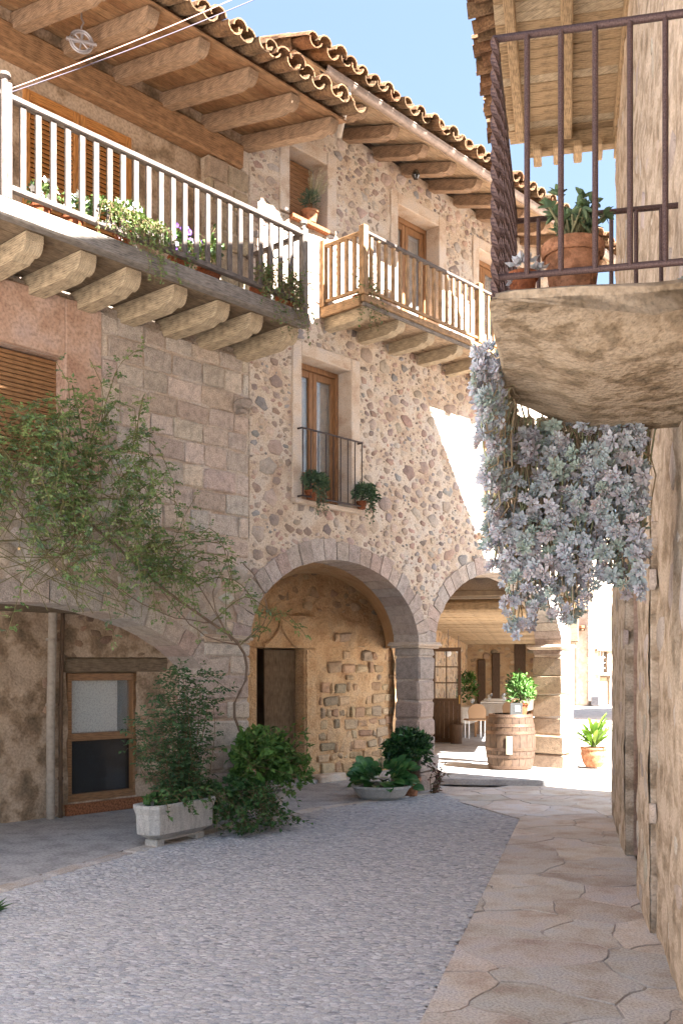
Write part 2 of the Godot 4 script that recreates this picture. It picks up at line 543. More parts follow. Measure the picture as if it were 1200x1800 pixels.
func arch_y(x: float, a: Array) -> float:   # a: centre, spring, half span, rise
	var d := (x - float(a[0])) / float(a[2])
	return -1.0 if abs(d) >= 1.0 else float(a[1]) + float(a[3]) * sqrt(1.0 - d * d)
func under_arch(p: Vector2, a: Array, grow: float) -> bool:
	var d: float = (p.x - float(a[0])) / (float(a[2]) + grow)
	if abs(d) >= 1.0: return false
	return p.y < float(a[1]) + (float(a[3]) + grow) * sqrt(1.0 - d * d)

func arch(parent: Node, a: Array, thick: float, z0: float, z1: float, count: int, palette: Array, t0 := 0.0, t1 := PI) -> void:
	var root := group_node(parent, "arch")
	var f := func(t: float, off: float) -> Vector2:
		var p := Vector2(a[0] - a[2] * cos(t), a[1] + a[3] * sin(t))
		var nn := Vector2(-cos(t) / a[2], sin(t) / a[3]).normalized()
		return p + nn * off
	var core := MB.new()
	var seg := 28
	for i in seg:
		var ta := lerpf(t0, t1, i / float(seg))
		var tb := lerpf(t0, t1, (i + 1) / float(seg))
		core.extrude(PackedVector2Array([f.call(ta, .012), f.call(tb, .012), f.call(tb, thick - .02), f.call(ta, thick - .02)]), z0 + .01, z1 - .012)
	part(root, "mortar_bed", core, M.mortar_grey)
	for i in count:
		var ta := lerpf(t0, t1, (i + .03) / count)
		var tb := lerpf(t0, t1, (i + .97) / count)
		var th := thick * rr(.82, 1.12)
		var tm := (ta + tb) / 2
		var mb := MB.new()
		mb.col = vary(pick(palette), .12)
		var e := rr(-.004, .004)
		mb.extrude(PackedVector2Array([f.call(ta, e), f.call(tm, e - .003), f.call(tb, e), f.call(tb, th), f.call(tm, th + .01), f.call(ta, th)]), z0 + rr(0, .006), z1 + rr(.004, .02))
		part(root, "voussoir", mb, M.block)

func pier(parent: Node, x0: float, x1: float, y0: float, y1: float, z0: float, z1: float, palette: Array, hmin := .22, hmax := .36, base := 0.0, basep := .05) -> Node3D:
	var root := group_node(parent, "pier")
	var core := MB.new()
	core.box(x0 + .025, x1 - .025, y0, y1, z0 + .025, z1 - .025)
	part(root, "mortar_bed", core, M.mortar_grey)
	var y := y0
	var k := 0
	while y < y1 - .02:
		var g := basep if y < y0 + base - .05 else 0.0
		var h: float = min(rr(hmin, hmax), y1 - y)
		if y1 - y - h < .12: h = y1 - y
		var cuts := [x0 - g, x1 + g]
		if x1 - x0 > .5 and k % 2 == 0 and g == 0.0: cuts = [x0, lerpf(x0, x1, rr(.4, .62)), x1]
		for i in cuts.size() - 1:
			var mb := MB.new()
			mb.col = vary(pick(palette), .13)
			mb.cbox(Transform3D(), Vector3(cuts[i + 1] - cuts[i] - .012, h - .016, z1 - z0 + 2 * g), rr(.015, .03), .012, rng)
			part(root, "stone", mb, M.block, Transform3D(Basis(Vector3.UP, rr(-.01, .01)), Vector3((cuts[i] + cuts[i + 1]) / 2 + rr(-.006, .006), y + h / 2, (z0 + z1) / 2 + rr(-.006, .006))))
		y += h
		k += 1
	return root

func capital(parent: Node, x0: float, x1: float, y: float, z0: float, z1: float, m: Material) -> void:
	var mb := MB.new()
	var e := .05
	for s in [[0.0, .035, .02], [.03, .065, .05], [.06, .085, .035]]:
		mb.cbox(Transform3D(Basis(), Vector3((x0 + x1) / 2, y + (s[0] + s[1]) / 2, (z0 + z1) / 2)), Vector3(x1 - x0 + 2 * s[2], s[1] - s[0], z1 - z0 + 2 * s[2]), .012, .004, rng)
	part(parent, "capital", mb, m)

# ---------- ground ----------
var road_poly := PackedVector2Array([Vector2(-6, 5.6), Vector2(-2, 4.0), Vector2(1.5, 2.62), Vector2(3.97, 1.55), Vector2(5.62, .95), Vector2(7.4, .5), Vector2(9.0, .24), Vector2(11.25, .3), Vector2(10.9, 1.0), Vector2(10.2, 2.27), Vector2(3.94, 5.59), Vector2(-6, 10.9)])
var pal_pebble := [Color(.49, .485, .495), Color(.53, .52, .53), Color(.42, .42, .44), Color(.55, .53, .52), Color(.38, .38, .40), Color(.51, .49, .475), Color(.62, .605, .60), Color(.57, .555, .55), Color(.46, .45, .455)]

func depth_px(p: Vector3) -> Vector3:
	var d := p - Vector3(0, 1.75, 8.62)
	var a := deg_to_rad(48.0)
	var dep := d.x * sin(a) - d.z * cos(a)
	if dep < 0.3: return Vector3(-9999, 0, dep)
	return Vector3(600 + 1755 * (d.x * cos(a) + d.z * sin(a)) / dep, 1180 - 1755 * d.y / dep, dep)

func flat_poly(mb: MB, poly: PackedVector2Array, y: float) -> void:
	var idx := Geometry2D.triangulate_polygon(poly)
	for i in range(0, idx.size(), 3):
		var a := poly[idx[i]]
		var b := poly[idx[i + 1]]
		var d := poly[idx[i + 2]]
		var va := Vector3(a.x, y, a.y)
		var vb := Vector3(b.x, y, b.y)
		var vd := Vector3(d.x, y, d.y)
		if (vb - va).cross(vd - va).y < 0: mb.tri(va, vd, vb)
		else: mb.tri(va, vb, vd)

func make_ground() -> void:
	var g := MB.new()
	g.quad(Vector3(-400, -.06, 400), Vector3(400, -.06, 400), Vector3(400, -.06, -400), Vector3(-400, -.06, -400))
	structure("ground", g, M.earth)
	var s := MB.new()
	s.quad(Vector3(-45, -.03, 40), Vector3(110, -.03, 40), Vector3(110, -.03, -60), Vector3(-45, -.03, -60))
	structure("street", s, M.street)
	# cobbled road: bedding sheet with a shallow hollow beside the kerb, pebbles on edge set in rows across the street
	var fn := FastNoiseLite.new()
	fn.seed = 5
	fn.frequency = .5
	var yy := func(p: Vector2) -> float:
		var ds := 9.0
		for i in range(1, 7): ds = min(ds, p.distance_to(Geometry2D.get_closest_point_to_segment(p, road_poly[i], road_poly[i + 1])))
		return -.004 + fn.get_noise_2d(p.x, p.y) * .012 + .058 * smoothstep(.75, .05, ds)
	var r := MB.new()
	var cell := .16
	var xx := -6.0
	while xx < 11.4:
		var zz := 0.0
		while zz < 11.0:
			if Geometry2D.is_point_in_polygon(Vector2(xx + cell / 2, zz + cell / 2), road_poly):
				var p := []
				for k in [[0, 1], [1, 1], [1, 0], [0, 0]]:
					var q := Vector2(xx + k[0] * cell, zz + k[1] * cell)
					p.append(Vector3(q.x, yy.call(q), q.y))
				r.quadn(p[0], p[1], p[2], p[3], Vector3.UP, Vector3.UP, Vector3.UP, Vector3.UP)
			zz += cell
		xx += cell
	var road := structure("road", r, M.bedding)
	var dome := MB.new()
	for k in 6:
		var e0 := Vector3(cos(TAU * k / 6), 0, sin(TAU * k / 6))
		var e1 := Vector3(cos(TAU * (k + 1) / 6), 0, sin(TAU * (k + 1) / 6))
		var u := Vector3.UP
		dome.quadn(e1 - u * .6, e0 - u * .6, e0 * .86 + u * .55, e1 * .86 + u * .55, e1, e0, (e0 + u).normalized(), (e1 + u).normalized())
		dome.trin(e1 * .86 + u * .55, e0 * .86 + u * .55, u * .95, (e1 + u).normalized(), (e0 + u).normalized(), u)
	var dm := dome.mesh()
	var wx := Vector2(.872, -.49)
	var wn := Vector2(-.49, -.872)
	var o := Vector2(7.56, 5.09)
	var spots := []
	var al := -12.0
	while al < 6.0:
		var n := 0.6
		var row := rr(0, .05)
		while n < 8.0:
			var ln := rr(.036, .066)
			n += ln
			var q := o + wx * (al + rr(-.006, .006) + .05 * sin(n * 1.3 + al * .4)) + wn * (n + row)
			if not Geometry2D.is_point_in_polygon(q, road_poly): continue
			var px := depth_px(Vector3(q.x, 0, q.y))
			if px.x < -260 or px.x > 1300 or px.y > 2150: continue
			if rng.randf() < .06: continue
			spots.append([px.z, q, ln, px])
		al += rr(.018, .024) if al < 0.0 else .03
	spots.sort_custom(func(a, b): return a[0] < b[0])
	var rest := []
	var made := 0
	var pm := []
	for c in pal_pebble:
		var m2 := mat("cobble", c, .7, "fine", Vector3.ONE * 3.0)
		pm.append(m2)
	for e in spots:
		var q: Vector2 = e[1]
		var turn := atan2(-wn.y, wn.x) + rr(-.2, .2)
		var bs := Basis(Vector3.UP, turn) * Basis.from_scale(Vector3(e[2] * .5, rr(.003, .007), rr(.007, .0105)))
		var tr := Transform3D(bs, Vector3(q.x, yy.call(q) + .001, q.y))
		if made < 300 and e[3].x > 0 and e[3].x < 1200 and e[3].y < 1800:
			part(road, "cobble", dm, pick(pm), tr)
			made += 1
		else: rest.append(tr)
	var mm := MultiMesh.new()
	mm.transform_format = MultiMesh.TRANSFORM_3D
	mm.use_colors = true
	mm.mesh = dm
	mm.instance_count = rest.size()
	for i in rest.size():
		mm.set_instance_transform(i, rest[i])
		var c: Color = vary(pick(pal_pebble), .12)
		if rng.randf() < .03: c = Color(.26, .26, .28)
		mm.set_instance_color(i, c)
	var mi := MultiMeshInstance3D.new()
	mi.name = "cobbles"
	mi.multimesh = mm
	mi.material_override = M.pebble
	mi.set_meta("kind", "stuff")
	road.add_child(mi)
	print("cobbles ", rest.size())
	# pavement of cracked stone flags between the cobbles and the house on the right
	var pv := MB.new()
	var strip := PackedVector2Array([Vector2(-6, 10.9), Vector2(3.94, 5.59), Vector2(10.2, 2.27), Vector2(10.9, 1.0), Vector2(11.25, .3), Vector2(19, .3), Vector2(17.5, 3.0), Vector2(11.6, 2.82), Vector2(-5, 12.2)])
	flat_poly(pv, strip, -.001)
	var pave := structure("pavement", pv, M.joint)
	var sites := []
	for i in range(-19, 17):
		for j in range(-2, 14):
			var q := o + wx * (i * .64 + rr(-.38, .38)) + wn * (j * .55 - .4 + rr(-.33, .33))
			sites.append(q)
	var pal := [Color(.62, .60, .59), Color(.59, .57, .565), Color(.65, .63, .62), Color(.62, .59, .57), Color(.57, .555, .555)]
	var fw := FastNoiseLite.new()
	fw.seed = 77
	fw.frequency = 1.1
	fw.fractal_octaves = 3
	for i in sites.size():
		var c: Vector2 = sites[i]
		var poly := PackedVector2Array([c + Vector2(-1.4, -1.4), c + Vector2(1.4, -1.4), c + Vector2(1.4, 1.4), c + Vector2(-1.4, 1.4)])
		for j in sites.size():
			if j == i or sites[j].distance_to(c) > 2.4: continue
			var mid: Vector2 = (sites[j] + c) / 2
			var nn: Vector2 = (sites[j] - c).normalized()
			var out := PackedVector2Array()
			for k in poly.size():
				var a := poly[k]
				var b := poly[(k + 1) % poly.size()]
				var da := (a - mid).dot(nn) + .003
				var db := (b - mid).dot(nn) + .003
				if da <= 0: out.append(a)
				if (da < 0) != (db < 0): out.append(a.lerp(b, da / (da - db)))
			poly = out
			if poly.size() < 3: break
		if poly.size() < 3: continue
		var wp := PackedVector2Array()
		for k in poly.size():
			var a := poly[k]
			var b := poly[(k + 1) % poly.size()]
			var steps := int(a.distance_to(b) / .09) + 1
			for q in steps:
				var w := a.lerp(b, q / float(steps))
				wp.append(w + Vector2(fw.get_noise_2d(w.x, w.y), fw.get_noise_2d(w.x + 70, w.y)) * .14)
		var parts := Geometry2D.intersect_polygons(wp, strip)
		if parts.is_empty(): continue
		var cen := Vector2.ZERO
		for q in parts[0]: cen += q / parts[0].size()
		var px := depth_px(Vector3(cen.x, 0, cen.y))
		if px.x < -150 or px.x > 1500 or px.y > 2200: continue
		# wandering edges
		var ed := PackedVector2Array()
		for k in parts[0].size():
			var a: Vector2 = parts[0][k]
			var b: Vector2 = parts[0][(k + 1) % parts[0].size()]
			var steps := int(a.distance_to(b) / .14) + 1
			for q in steps:
				var w := a.lerp(b, q / float(steps))
				var wq := w
				ed.append(wq + (cen - wq).normalized() * rr(.001, .006))
		var mb := MB.new()
		mb.col = vary(pick(pal), .1)
		var h := rr(.004, .010)
		var tilt := Vector2(rr(-.004, .004), rr(-.004, .004))
		for k in ed.size():
			var a: Vector2 = ed[k] - cen
			var b: Vector2 = ed[(k + 1) % ed.size()] - cen
			var ha := h + a.dot(tilt)
			var hb := h + b.dot(tilt)
			var ia := a * .99
			var ib := b * .99
			mb.tout(Vector3(0, h, 0), Vector3(ia.x, ha, ia.y), Vector3(ib.x, hb, ib.y), Vector3(0, -1, 0))
			mb.q4(Vector3(ia.x, ha, ia.y), Vector3(ib.x, hb, ib.y), Vector3(b.x, hb - .006, b.y), Vector3(a.x, ha - .006, a.y), Vector3(0, -.3, 0))
			mb.q4(Vector3(a.x, ha - .006, a.y), Vector3(b.x, hb - .006, b.y), Vector3(b.x, -.03, b.y), Vector3(a.x, -.03, a.y), Vector3(0, 0, 0))
		part(pave, "flagstone", mb, M.flag, Transform3D(Basis(), Vector3(cen.x, 0, cen.y)))
	# raised floor of the arcades with a worn stone kerb
	var af := MB.new()
	var edge := [Vector2(-6, 5.6), Vector2(-2, 4.0), Vector2(1.5, 2.62), Vector2(3.97, 1.55), Vector2(5.62, .95), Vector2(7.4, .5), Vector2(9.0, .24), Vector2(11.25, .3)]
	var poly2 := PackedVector2Array()
	for e in edge: poly2.append(e + Vector2(0, -.16))
	poly2.append_array(PackedVector2Array([Vector2(11.9, .05), Vector2(12.2, -1.2), Vector2(13.5, -2.2), Vector2(13.5, -3.2), Vector2(-6, -3.2)]))
	flat_poly(af, poly2, .06)
	var fl := structure("arcade_floor", af, M.floor)
	for i in edge.size() - 1:
		var a: Vector2 = edge[i]
		var b: Vector2 = edge[i + 1]
		var steps := int(a.distance_to(b) / .7) + 1
		for k in steps:
			var p0 := a.lerp(b, k / float(steps))
			var p1 := a.lerp(b, (k + 1) / float(steps))
			var d := (p1 - p0)
			var mb := MB.new()
			mb.col = vary(pick(pal), .1)
			mb.cbox(Transform3D(), Vector3(d.length() - .012, .16, .2), .03, .006, rng)
			part(fl, "kerb_stone", mb, M.flag, Transform3D(Basis(Vector3.UP, atan2(-d.y, d.x)), Vector3((p0.x + p1.x) / 2, -.02, (p0.y + p1.y) / 2 - .09)))

# ---------- roofs and timber ----------
func tile_mesh(up: bool) -> ArrayMesh:
	var mb := MB.new()
	var L := .46
	var seg := 6
	for i in seg:
		var pts := []
		for e in [[0.0, .078], [L, .098]]:
			for k in [i, i + 1]:
				var an: float = PI * k / seg
				for r in [e[1], e[1] - .016]:
					var y: float = sin(an) * r * .85
					pts.append(Vector3(-cos(an) * r, y if up else -y, e[0]))
		# 0,1: upper k out/in; 2,3: upper k+1; 4,5 lower k; 6,7 lower k+1
		var o := Vector3(0, 0, L / 2)
		mb.q4(pts[0], pts[2], pts[6], pts[4], o)
		mb.q4(pts[1], pts[3], pts[7], pts[5], o + (pts[1] - o) * 3)
		mb.q4(pts[4], pts[6], pts[7], pts[5], o)
		mb.q4(pts[0], pts[2], pts[3], pts[1], o)
	return mb.mesh()

func roof_tiles(parent: Node, x0: float, x1: float, zl: float, yl: float, pitch: float, rows: int, step := .2) -> void:
	var tm := [tile_mesh(true), tile_mesh(false)]
	var ms := [M.tile_a, M.tile_b, M.tile_c]
	var x := x0
	while x < x1:
		for r in rows:
			for s in [0, 1]:
				var back := r * .33 + rr(-.045, .055) + .3
				var bs := Basis(Vector3.RIGHT, pitch) * Basis(Vector3.UP, rr(-.09, .09)) * Basis(Vector3.BACK, rr(-.14, .14)) * Basis(Vector3.RIGHT, rr(-.03, .03))
				var at := Vector3(x + s * step * .5 + rr(-.008, .008), yl + back * sin(pitch) + (.075 if s == 0 else .085) + r * .014 + rr(-.01, .01), zl - back * cos(pitch))
				part(parent, "tile", tm[s], pick(ms), Transform3D(bs, at))
		x += step

# rafter or joist with a scrolled end: runs along +z from 0 to l, cross-section w by h, top at y = 0
func scroll_beam(l: float, w: float, h: float, cut := .16) -> ArrayMesh:
	var p := PackedVector2Array([Vector2(0, 0), Vector2(l, 0), Vector2(l, -h * .35)])
	for k in 5: p.append(Vector2(l - cut * .45 + cut * .42 * cos(PI * k / 8.0), -h * .38 - h * .5 * sin(PI * k / 8.0)))
	p.append(Vector2(l - cut * .62, -h * .8))
	p.append(Vector2(l - cut, -h))
	p.append(Vector2(0, -h))
	var mb := MB.new()
	# extrude outline (z, y) along x
	mb.extrude(p, -w / 2, w / 2, Transform3D(Basis(Vector3(0, 0, 1), Vector3(0, 1, 0), Vector3(-1, 0, 0)), Vector3.ZERO))
	return mb.mesh()

func planks_x(parent: Node, called: String, m, x0: float, x1: float, za: float, ya: float, zb: float, yb: float, count: int, th := .022) -> void:
	# boards along x laid side by side from (za, ya) out to (zb, yb)
	var d := Vector2(zb - za, yb - ya)
	var an := -atan2(d.y, d.x)
	for i in count:
		var c := Vector2(za, ya) + d * ((i + .5) / count)
		var mb := MB.new()
		mb.cbox(Transform3D(), Vector3(x1 - x0 + rr(-.03, .0), th, d.length() / count - .006), .004, .0, rng)
		part(parent, called, mb, pick(m) if m is Array else m, Transform3D(Basis(Vector3.RIGHT, an), Vector3((x0 + x1) / 2, c.y + rr(-.004, .004), c.x)))

func shutter_leaf(parent: Node, m: Material, mx: Material, x0: float, x1: float, y0: float, y1: float, z: float) -> void:
	var leaf := group_node(parent, "shutter")
	boxpart(leaf, "stile", m, x0, x0 + .07, y0, y1, z, z + .04)
	boxpart(leaf, "stile", m, x1 - .07, x1, y0, y1, z, z + .04)
	boxpart(leaf, "rail", mx, x0 + .071, x1 - .071, y0, y0 + .1, z + .002, z + .038)
	boxpart(leaf, "rail", mx, x0 + .071, x1 - .071, y1 - .09, y1, z + .002, z + .038)
	var mb := MB.new()
	mb.cbox(Transform3D(), Vector3(x1 - x0 - .142, .009, .05), .002)
	var sm := mb.mesh()
	var y := y0 + .125
	while y < y1 - .1:
		part(leaf, "slat", sm, mx, Transform3D(Basis(Vector3.RIGHT, 1.1), Vector3((x0 + x1) / 2, y, z + .02)))
		y += .047

# ---------- the house on the left, with the long grey balcony ----------
var ARCH_A := [5.2, 1.25, 2.3, 1.17]
var pal_ashlar := [Color(.62, .51, .44), Color(.58, .47, .405), Color(.65, .55, .47), Color(.59, .51, .44), Color(.66, .56, .45), Color(.60, .485, .40), Color(.61, .545, .475)]
var pal_arch := [Color(.51, .425, .37), Color(.47, .39, .345), Color(.54, .455, .39), Color(.49, .43, .385), Color(.51, .40, .34)]
var pal_rubble := [Color(.44, .30, .245), Color(.47, .385, .32), Color(.33, .31, .30), Color(.53, .43, .345), Color(.54, .41, .345), Color(.47, .345, .28), Color(.43, .33, .265), Color(.50, .43, .375), Color(.34, .275, .24), Color(.55, .46, .375), Color(.5, .4, .335)]
var pal_ochre := [Color(.55, .395, .245), Color(.50, .335, .205), Color(.58, .44, .285), Color(.46, .30, .195), Color(.44, .34, .235)]

func in_a(p: Vector2) -> bool:
	if p.x > 7.96 or p.y > 5.42 or p.y < .05: return false
	if p.x < 5.93 and p.y > 3.72: return false
	if p.x > 7.22 and p.y < 2.12: return false
	if under_arch(p, ARCH_A, .19): return false
	return p.y > 1.7

func make_house_a() -> void:
	var A := thing("stone_house", "stone house with grey wooden balcony, orange louvred shutters and climbing rose on its wall", "house")
	houseA = A
	# wall
	var wall := part(A, "wall", skin(in_a, 2.0, 7.97, 1.7, 5.44, .07, -.012, .02, 21), M.mortar_grey)
	ashlar(wall, func(p): return in_a(p) and p.y > 3.05, 5.92, 7.96, 3.06, 5.4, .19, .27, .26, .5, pal_ashlar, 0.0, .012)
	rubble(wall, func(p): return in_a(p) and p.y < 3.05, 2.0, 7.96, 1.7, 3.05, [[260, .12, .2], [500, .07, .12], [700, .03, .06]], pal_ashlar, -.005, .016, 160)
	rubble(wall, func(p): return in_a(p), 2.0, 5.9, 3.05, 3.72, [[120, .12, .2], [200, .06, .12]], pal_ashlar, -.005, .014, 60)
	var core := MB.new()
	core.box(-4, 4.1, 2.46, 5.5, -.5, -.05)
	core.box(4.1, 5.52, 2.46, 3.3, -.5, -.05)
	core.box(4.1, 5.52, 4.85, 5.5, -.5, -.05)
	core.box(5.52, 7.97, 2.46, 5.5, -.5, -.05)
	core.box(-4, 7.97, 5.5, 8.15, -.7, -.19)
	core.box(-4, 7.97, 2.44, 2.6, -3.5, -.5)
	core.box(-4, 6.58, .0, 2.6, -2.1, -1.66)
	core.box(7.56, 8.4, .0, 2.6, -2.1, -1.66)
	core.box(6.58, 7.56, 1.73, 2.6, -2.1, -1.66)
	core.box(6.58, 7.56, .0, .2, -2.1, -1.66)
	core.box(6.3, 7.8, .0, 2.2, -3.7, -3.6)
	core.box(6.3, 6.36, .0, 2.2, -3.6, -2.1)
	core.box(7.74, 7.8, .0, 2.2, -3.6, -2.1)
	core.box(6.3, 7.8, 2.1, 2.2, -3.6, -2.1)
	core.box(6.3, 7.8, -.05, .05, -3.6, -2.1)
	core.box(-4, 7.97, 2.6, 8.15, -5.0, -.7)
	part(A, "wall_core", core, M.mortar_grey)
	# flush plaster surround of the window
	var sur := MB.new()
	sur.box(5.5, 5.92, 3.72, 5.44, -.06, .014, .01)
	sur.box(2.0, 5.5, 4.85, 5.44, -.06, .013, .01)
	part(A, "window_surround", sur, M.pink_plaster)
	var blind := group_node(A, "window_blind")
	var rv := MB.new()
	rv.box(5.5, 5.54, 3.3, 4.85, -.3, -.061)
	rv.box(4.0, 5.5, 4.85, 4.88, -.3, -.061)
	part(blind, "reveal", rv, M.pink_plaster)
	var sl := MB.new()
	sl.cbox(Transform3D(), Vector3(1.4, .038, .016), .005)
	var slm := sl.mesh()
	var y := 3.32
	while y < 4.84:
		part(blind, "slat", slm, M.wood_door_x, Transform3D(Basis(Vector3.RIGHT, .12), Vector3(4.8, y, -.16)))
		y += .044
	boxpart(blind, "glass", M.dark_glass, 4.0, 5.52, 3.3, 4.85, -.24, -.2)
	boxpart(A, "window_sill", M.frame_stone, 4.0, 5.7, 3.66, 3.73, -.05, .06)
	# arch and pier
	arch(A, ARCH_A, .24, -.45, .0, 19, pal_arch, .18, PI - .47)
	pier(A, 7.25, 7.97, .06, 2.08, -.45, .015, pal_ashlar, .2, .34, .4)
	capital(A, 7.3, 7.95, 2.08, -.42, .0, M.frame_stone)
	boxpart(A, "joint_strip", M.mortar, 7.93, 8.0, 2.15, 8.1, -.12, -.012, .004)
	# carved corbel left in the wall
	var cb := MB.new()
	cb.cbox(Transform3D(Basis(), Vector3(7.8, 4.84, .06)), Vector3(.15, .1, .2), .03, .01, rng)
	cb.cbox(Transform3D(Basis(), Vector3(7.8, 4.76, .03)), Vector3(.13, .07, .16), .03, .01, rng)
	cb.col = Color(.4, .33, .28)
	cb.c.fill(Color(.42, .35, .30))
	part(A, "corbel", cb, M.block)
	# arcade: back wall with window, ceiling boards
	var inb := func(p: Vector2) -> bool: return not (p.x > 6.58 and p.x < 7.56 and p.y > .2 and p.y < 1.72)
	var bw := part(A, "back_wall", skin(inb, 2.0, 8.4, .0, 2.5, .07, -1.6, .05, 22), M.plaster)
	rubble(bw, func(p): return inb.call(p) and p.x > 6.2, 6.2, 8.35, .1, 2.4, [[60, .1, .17], [120, .05, .1]], [Color(.45, .30, .2), Color(.42, .3, .22), Color(.38, .25, .18)], -1.6, .014, 60)
	planks_x(A, "ceiling_board", M.wood_old_x, 2.0, 8.2, -.5, 2.43, -1.62, 2.43, 6)
	var win := group_node(A, "window")
	var wf := MB.new()
	wf.box(6.57, 6.63, .2, 1.73, -1.75, -1.62)
	wf.box(7.5, 7.57, .2, 1.73, -1.75, -1.62)
	wf.box(6.63, 7.5, .2, .29, -1.75, -1.625)
	wf.box(6.63, 7.5, 1.64, 1.73, -1.75, -1.625)
	wf.box(6.63, 7.5, .92, 1.01, -1.75, -1.625)
	part(win, "frame", wf, M.wood_door_x)
	boxpart(win, "pane", M.shade_tinted_glass, 6.63, 7.5, .29, .92, -1.71, -1.7, .001)
	boxpart(win, "pane", M.glass, 6.63, 7.5, 1.01, 1.64, -1.71, -1.705, .001)
	boxpart(win, "toned_backing", M.cloth, 6.63, 7.36, 1.0, 1.65, -1.76, -1.75, .001)  # pale sheet standing in for the reflection in the upper pane
	boxpart(A, "threshold", M.brick_sill, 6.5, 7.66, .06, .19, -1.66, -1.52)
	var lb := boxpart(A, "lintel", M.wood_old_x, 6.5, 8.0, 1.74, 1.92, -1.68, -1.55, .02, .01)
	for e in [[6.27, .05, M.pipe], [6.4, .024, M.wood_dark_y]]:
		var mb := MB.new()
		mb.tube([Vector3(e[0], .03, -1.5), Vector3(e[0], 1.2, -1.5), Vector3(e[0] + .03, 2.5, -1.5)], [e[1]], 10)
		for yy in [.5, 1.35, 2.1]: mb.tube([Vector3(e[0], yy, -1.5), Vector3(e[0], yy + .03, -1.5)], [e[1] + .008], 10)
		part(A, "downpipe", mb, e[2])
	# upper wall set back behind the balcony
	part(A, "upper_wall", skin(func(p): return not (p.x > 5.14 and p.x < 6.36 and p.y < 7.4), 2.0, 7.4, 5.6, 7.95, .08, -.15, .025, 23), M.plaster)
	boxpart(A, "shade_sheet", M.dark_glass, 5.1, 6.4, 5.6, 7.42, -.19, -.18, .001)  # near-black sheet that paints the shade behind the louvres
	shutter_leaf(A, M.wood_orange_y, M.wood_orange_x, 5.12, 5.745, 5.76, 7.4, -.15)
	shutter_leaf(A, M.wood_orange_y, M.wood_orange_x, 5.755, 6.38, 5.76, 7.4, -.15)
	var qp := group_node(A, "corner_pier")
	ashlar(qp, func(p): return true, 7.34, 7.97, 5.6, 7.58, .2, .28, .24, .4, [Color(.50, .40, .27), Color(.47, .37, .26), Color(.43, .34, .26)], .0, .015)
	boxpart(qp, "mortar_bed", M.mortar, 7.36, 7.96, 5.6, 7.58, -.19, -.02)
	# lintel beam and masonry between the rafters
	boxpart(A, "lintel_beam", M.wood_eave_x, 3.4, 7.86, 7.58, 7.86, -.16, .03, .02, .008)
	boxpart(A, "wall_plate", M.plaster, 3.4, 7.97, 7.86, 8.06, -.16, -.02, .01)
	boxpart(A, "wall_plate", M.mortar, 7.86, 7.97, 7.58, 7.86, -.16, -.01, .01)
	var sb := scroll_beam(1.62, .13, .15, .2)
	for x in [4.39, 4.98, 5.53, 6.13, 6.74, 7.32, 7.9]:
		var r := part(A, "rafter", sb, M.wood_rafter_z, Transform3D(Basis(Vector3.RIGHT, .2) * Basis(Vector3.UP, rr(-.03, .03)), Vector3(x, 8.01, -.2)))
	var roof := group_node(A, "roof")
	planks_x(roof, "board", [M.wood_eave_x, M.wood_eave2_x, M.wood_eave3_x], 3.4, 8.1, -.15, 8.03, 1.42, 7.715, 12)
	roof_tiles(roof, 3.5, 8.1, 1.5, 7.73, .2, 3)
	var rs := MB.new()
	rs.quad(Vector3(-4, 7.76, 1.4), Vector3(8.1, 7.76, 1.4), Vector3(8.1, 9.0, -5), Vector3(-4, 9.0, -5))
	part(roof, "deck", rs, M.tile_a)
	# balcony
	var B := group_node(A, "balcony")
	var jb := scroll_beam(1.0, .17, .19, .24)
	for x in [4.13, 4.67, 5.17, 5.72, 6.24, 6.77, 7.29, 7.84]:
		part(B, "joist", jb, M.wood_joist_z, Transform3D(Basis(Vector3.UP, rr(-.03, .03)), Vector3(x + rr(-.02, .02), 5.545, -.14)))
	planks_x(B, "deck_board", M.wood_old_x, 3.4, 7.95, -.15, 5.575, .86, 5.575, 6, .035)
	boxpart(B, "front_beam", M.wood_grey_x, 3.4, 7.97, 5.552, 5.7, .862, .99, .015, .006)
	boxpart(B, "rail", M.wood_rail_x, 4.36, 7.9, 6.545, 6.6, .885, .965, .01)
	boxpart(B, "rail", M.wood_rail_x, 4.36, 7.9, 5.79, 5.84, .895, .955, .006)
	boxpart(B, "rail", M.wood_rail_z, 7.885, 7.945, 6.545, 6.595, .02, .86, .008)
	boxpart(B, "rail", M.wood_rail_z, 7.89, 7.94, 5.79, 5.84, .02, .86, .006)
	var bm := MB.new()
	bm.cbox(Transform3D(), Vector3(.055, .705, .03), .004)
	var bmm := bm.mesh()
	var x := 4.5
	while x < 7.84:
		part(B, "baluster", bmm, M.wood_rail_y, Transform3D(Basis(Vector3.UP, rr(-.06, .06)), Vector3(x, 6.1925, .925)))
		x += .146
	for z in [.2, .38, .56, .74]: part(B, "baluster", bmm, M.wood_rail_y, Transform3D(Basis(Vector3.UP, PI / 2), Vector3(7.915, 6.1925, z)))
	for e in [[7.92, .08, M.wood_grey_y, 6.64], [4.33, .1, M.wood_rail_y, 6.68]]:
		var pb := MB.new()
		pb.cbox(Transform3D(Basis(), Vector3(e[0], (5.7 + e[3]) / 2, .925)), Vector3(e[1], e[3] - 5.7, e[1]), .008)
		pb.lathe(Vector3(e[0], e[3], .925), [Vector2(e[1] * .5, 0), Vector2(e[1] * .3, .015), Vector2(e[1] * .28, .03), Vector2(e[1] * .55, .05), Vector2(e[1] * .5, .08), Vector2(.001, .1)], 10)
		part(B, "post", pb, e[2])
	boxpart(B, "rail", M.wood_rail_x, 3.4, 4.28, 6.545, 6.6, .885, .965, .01)

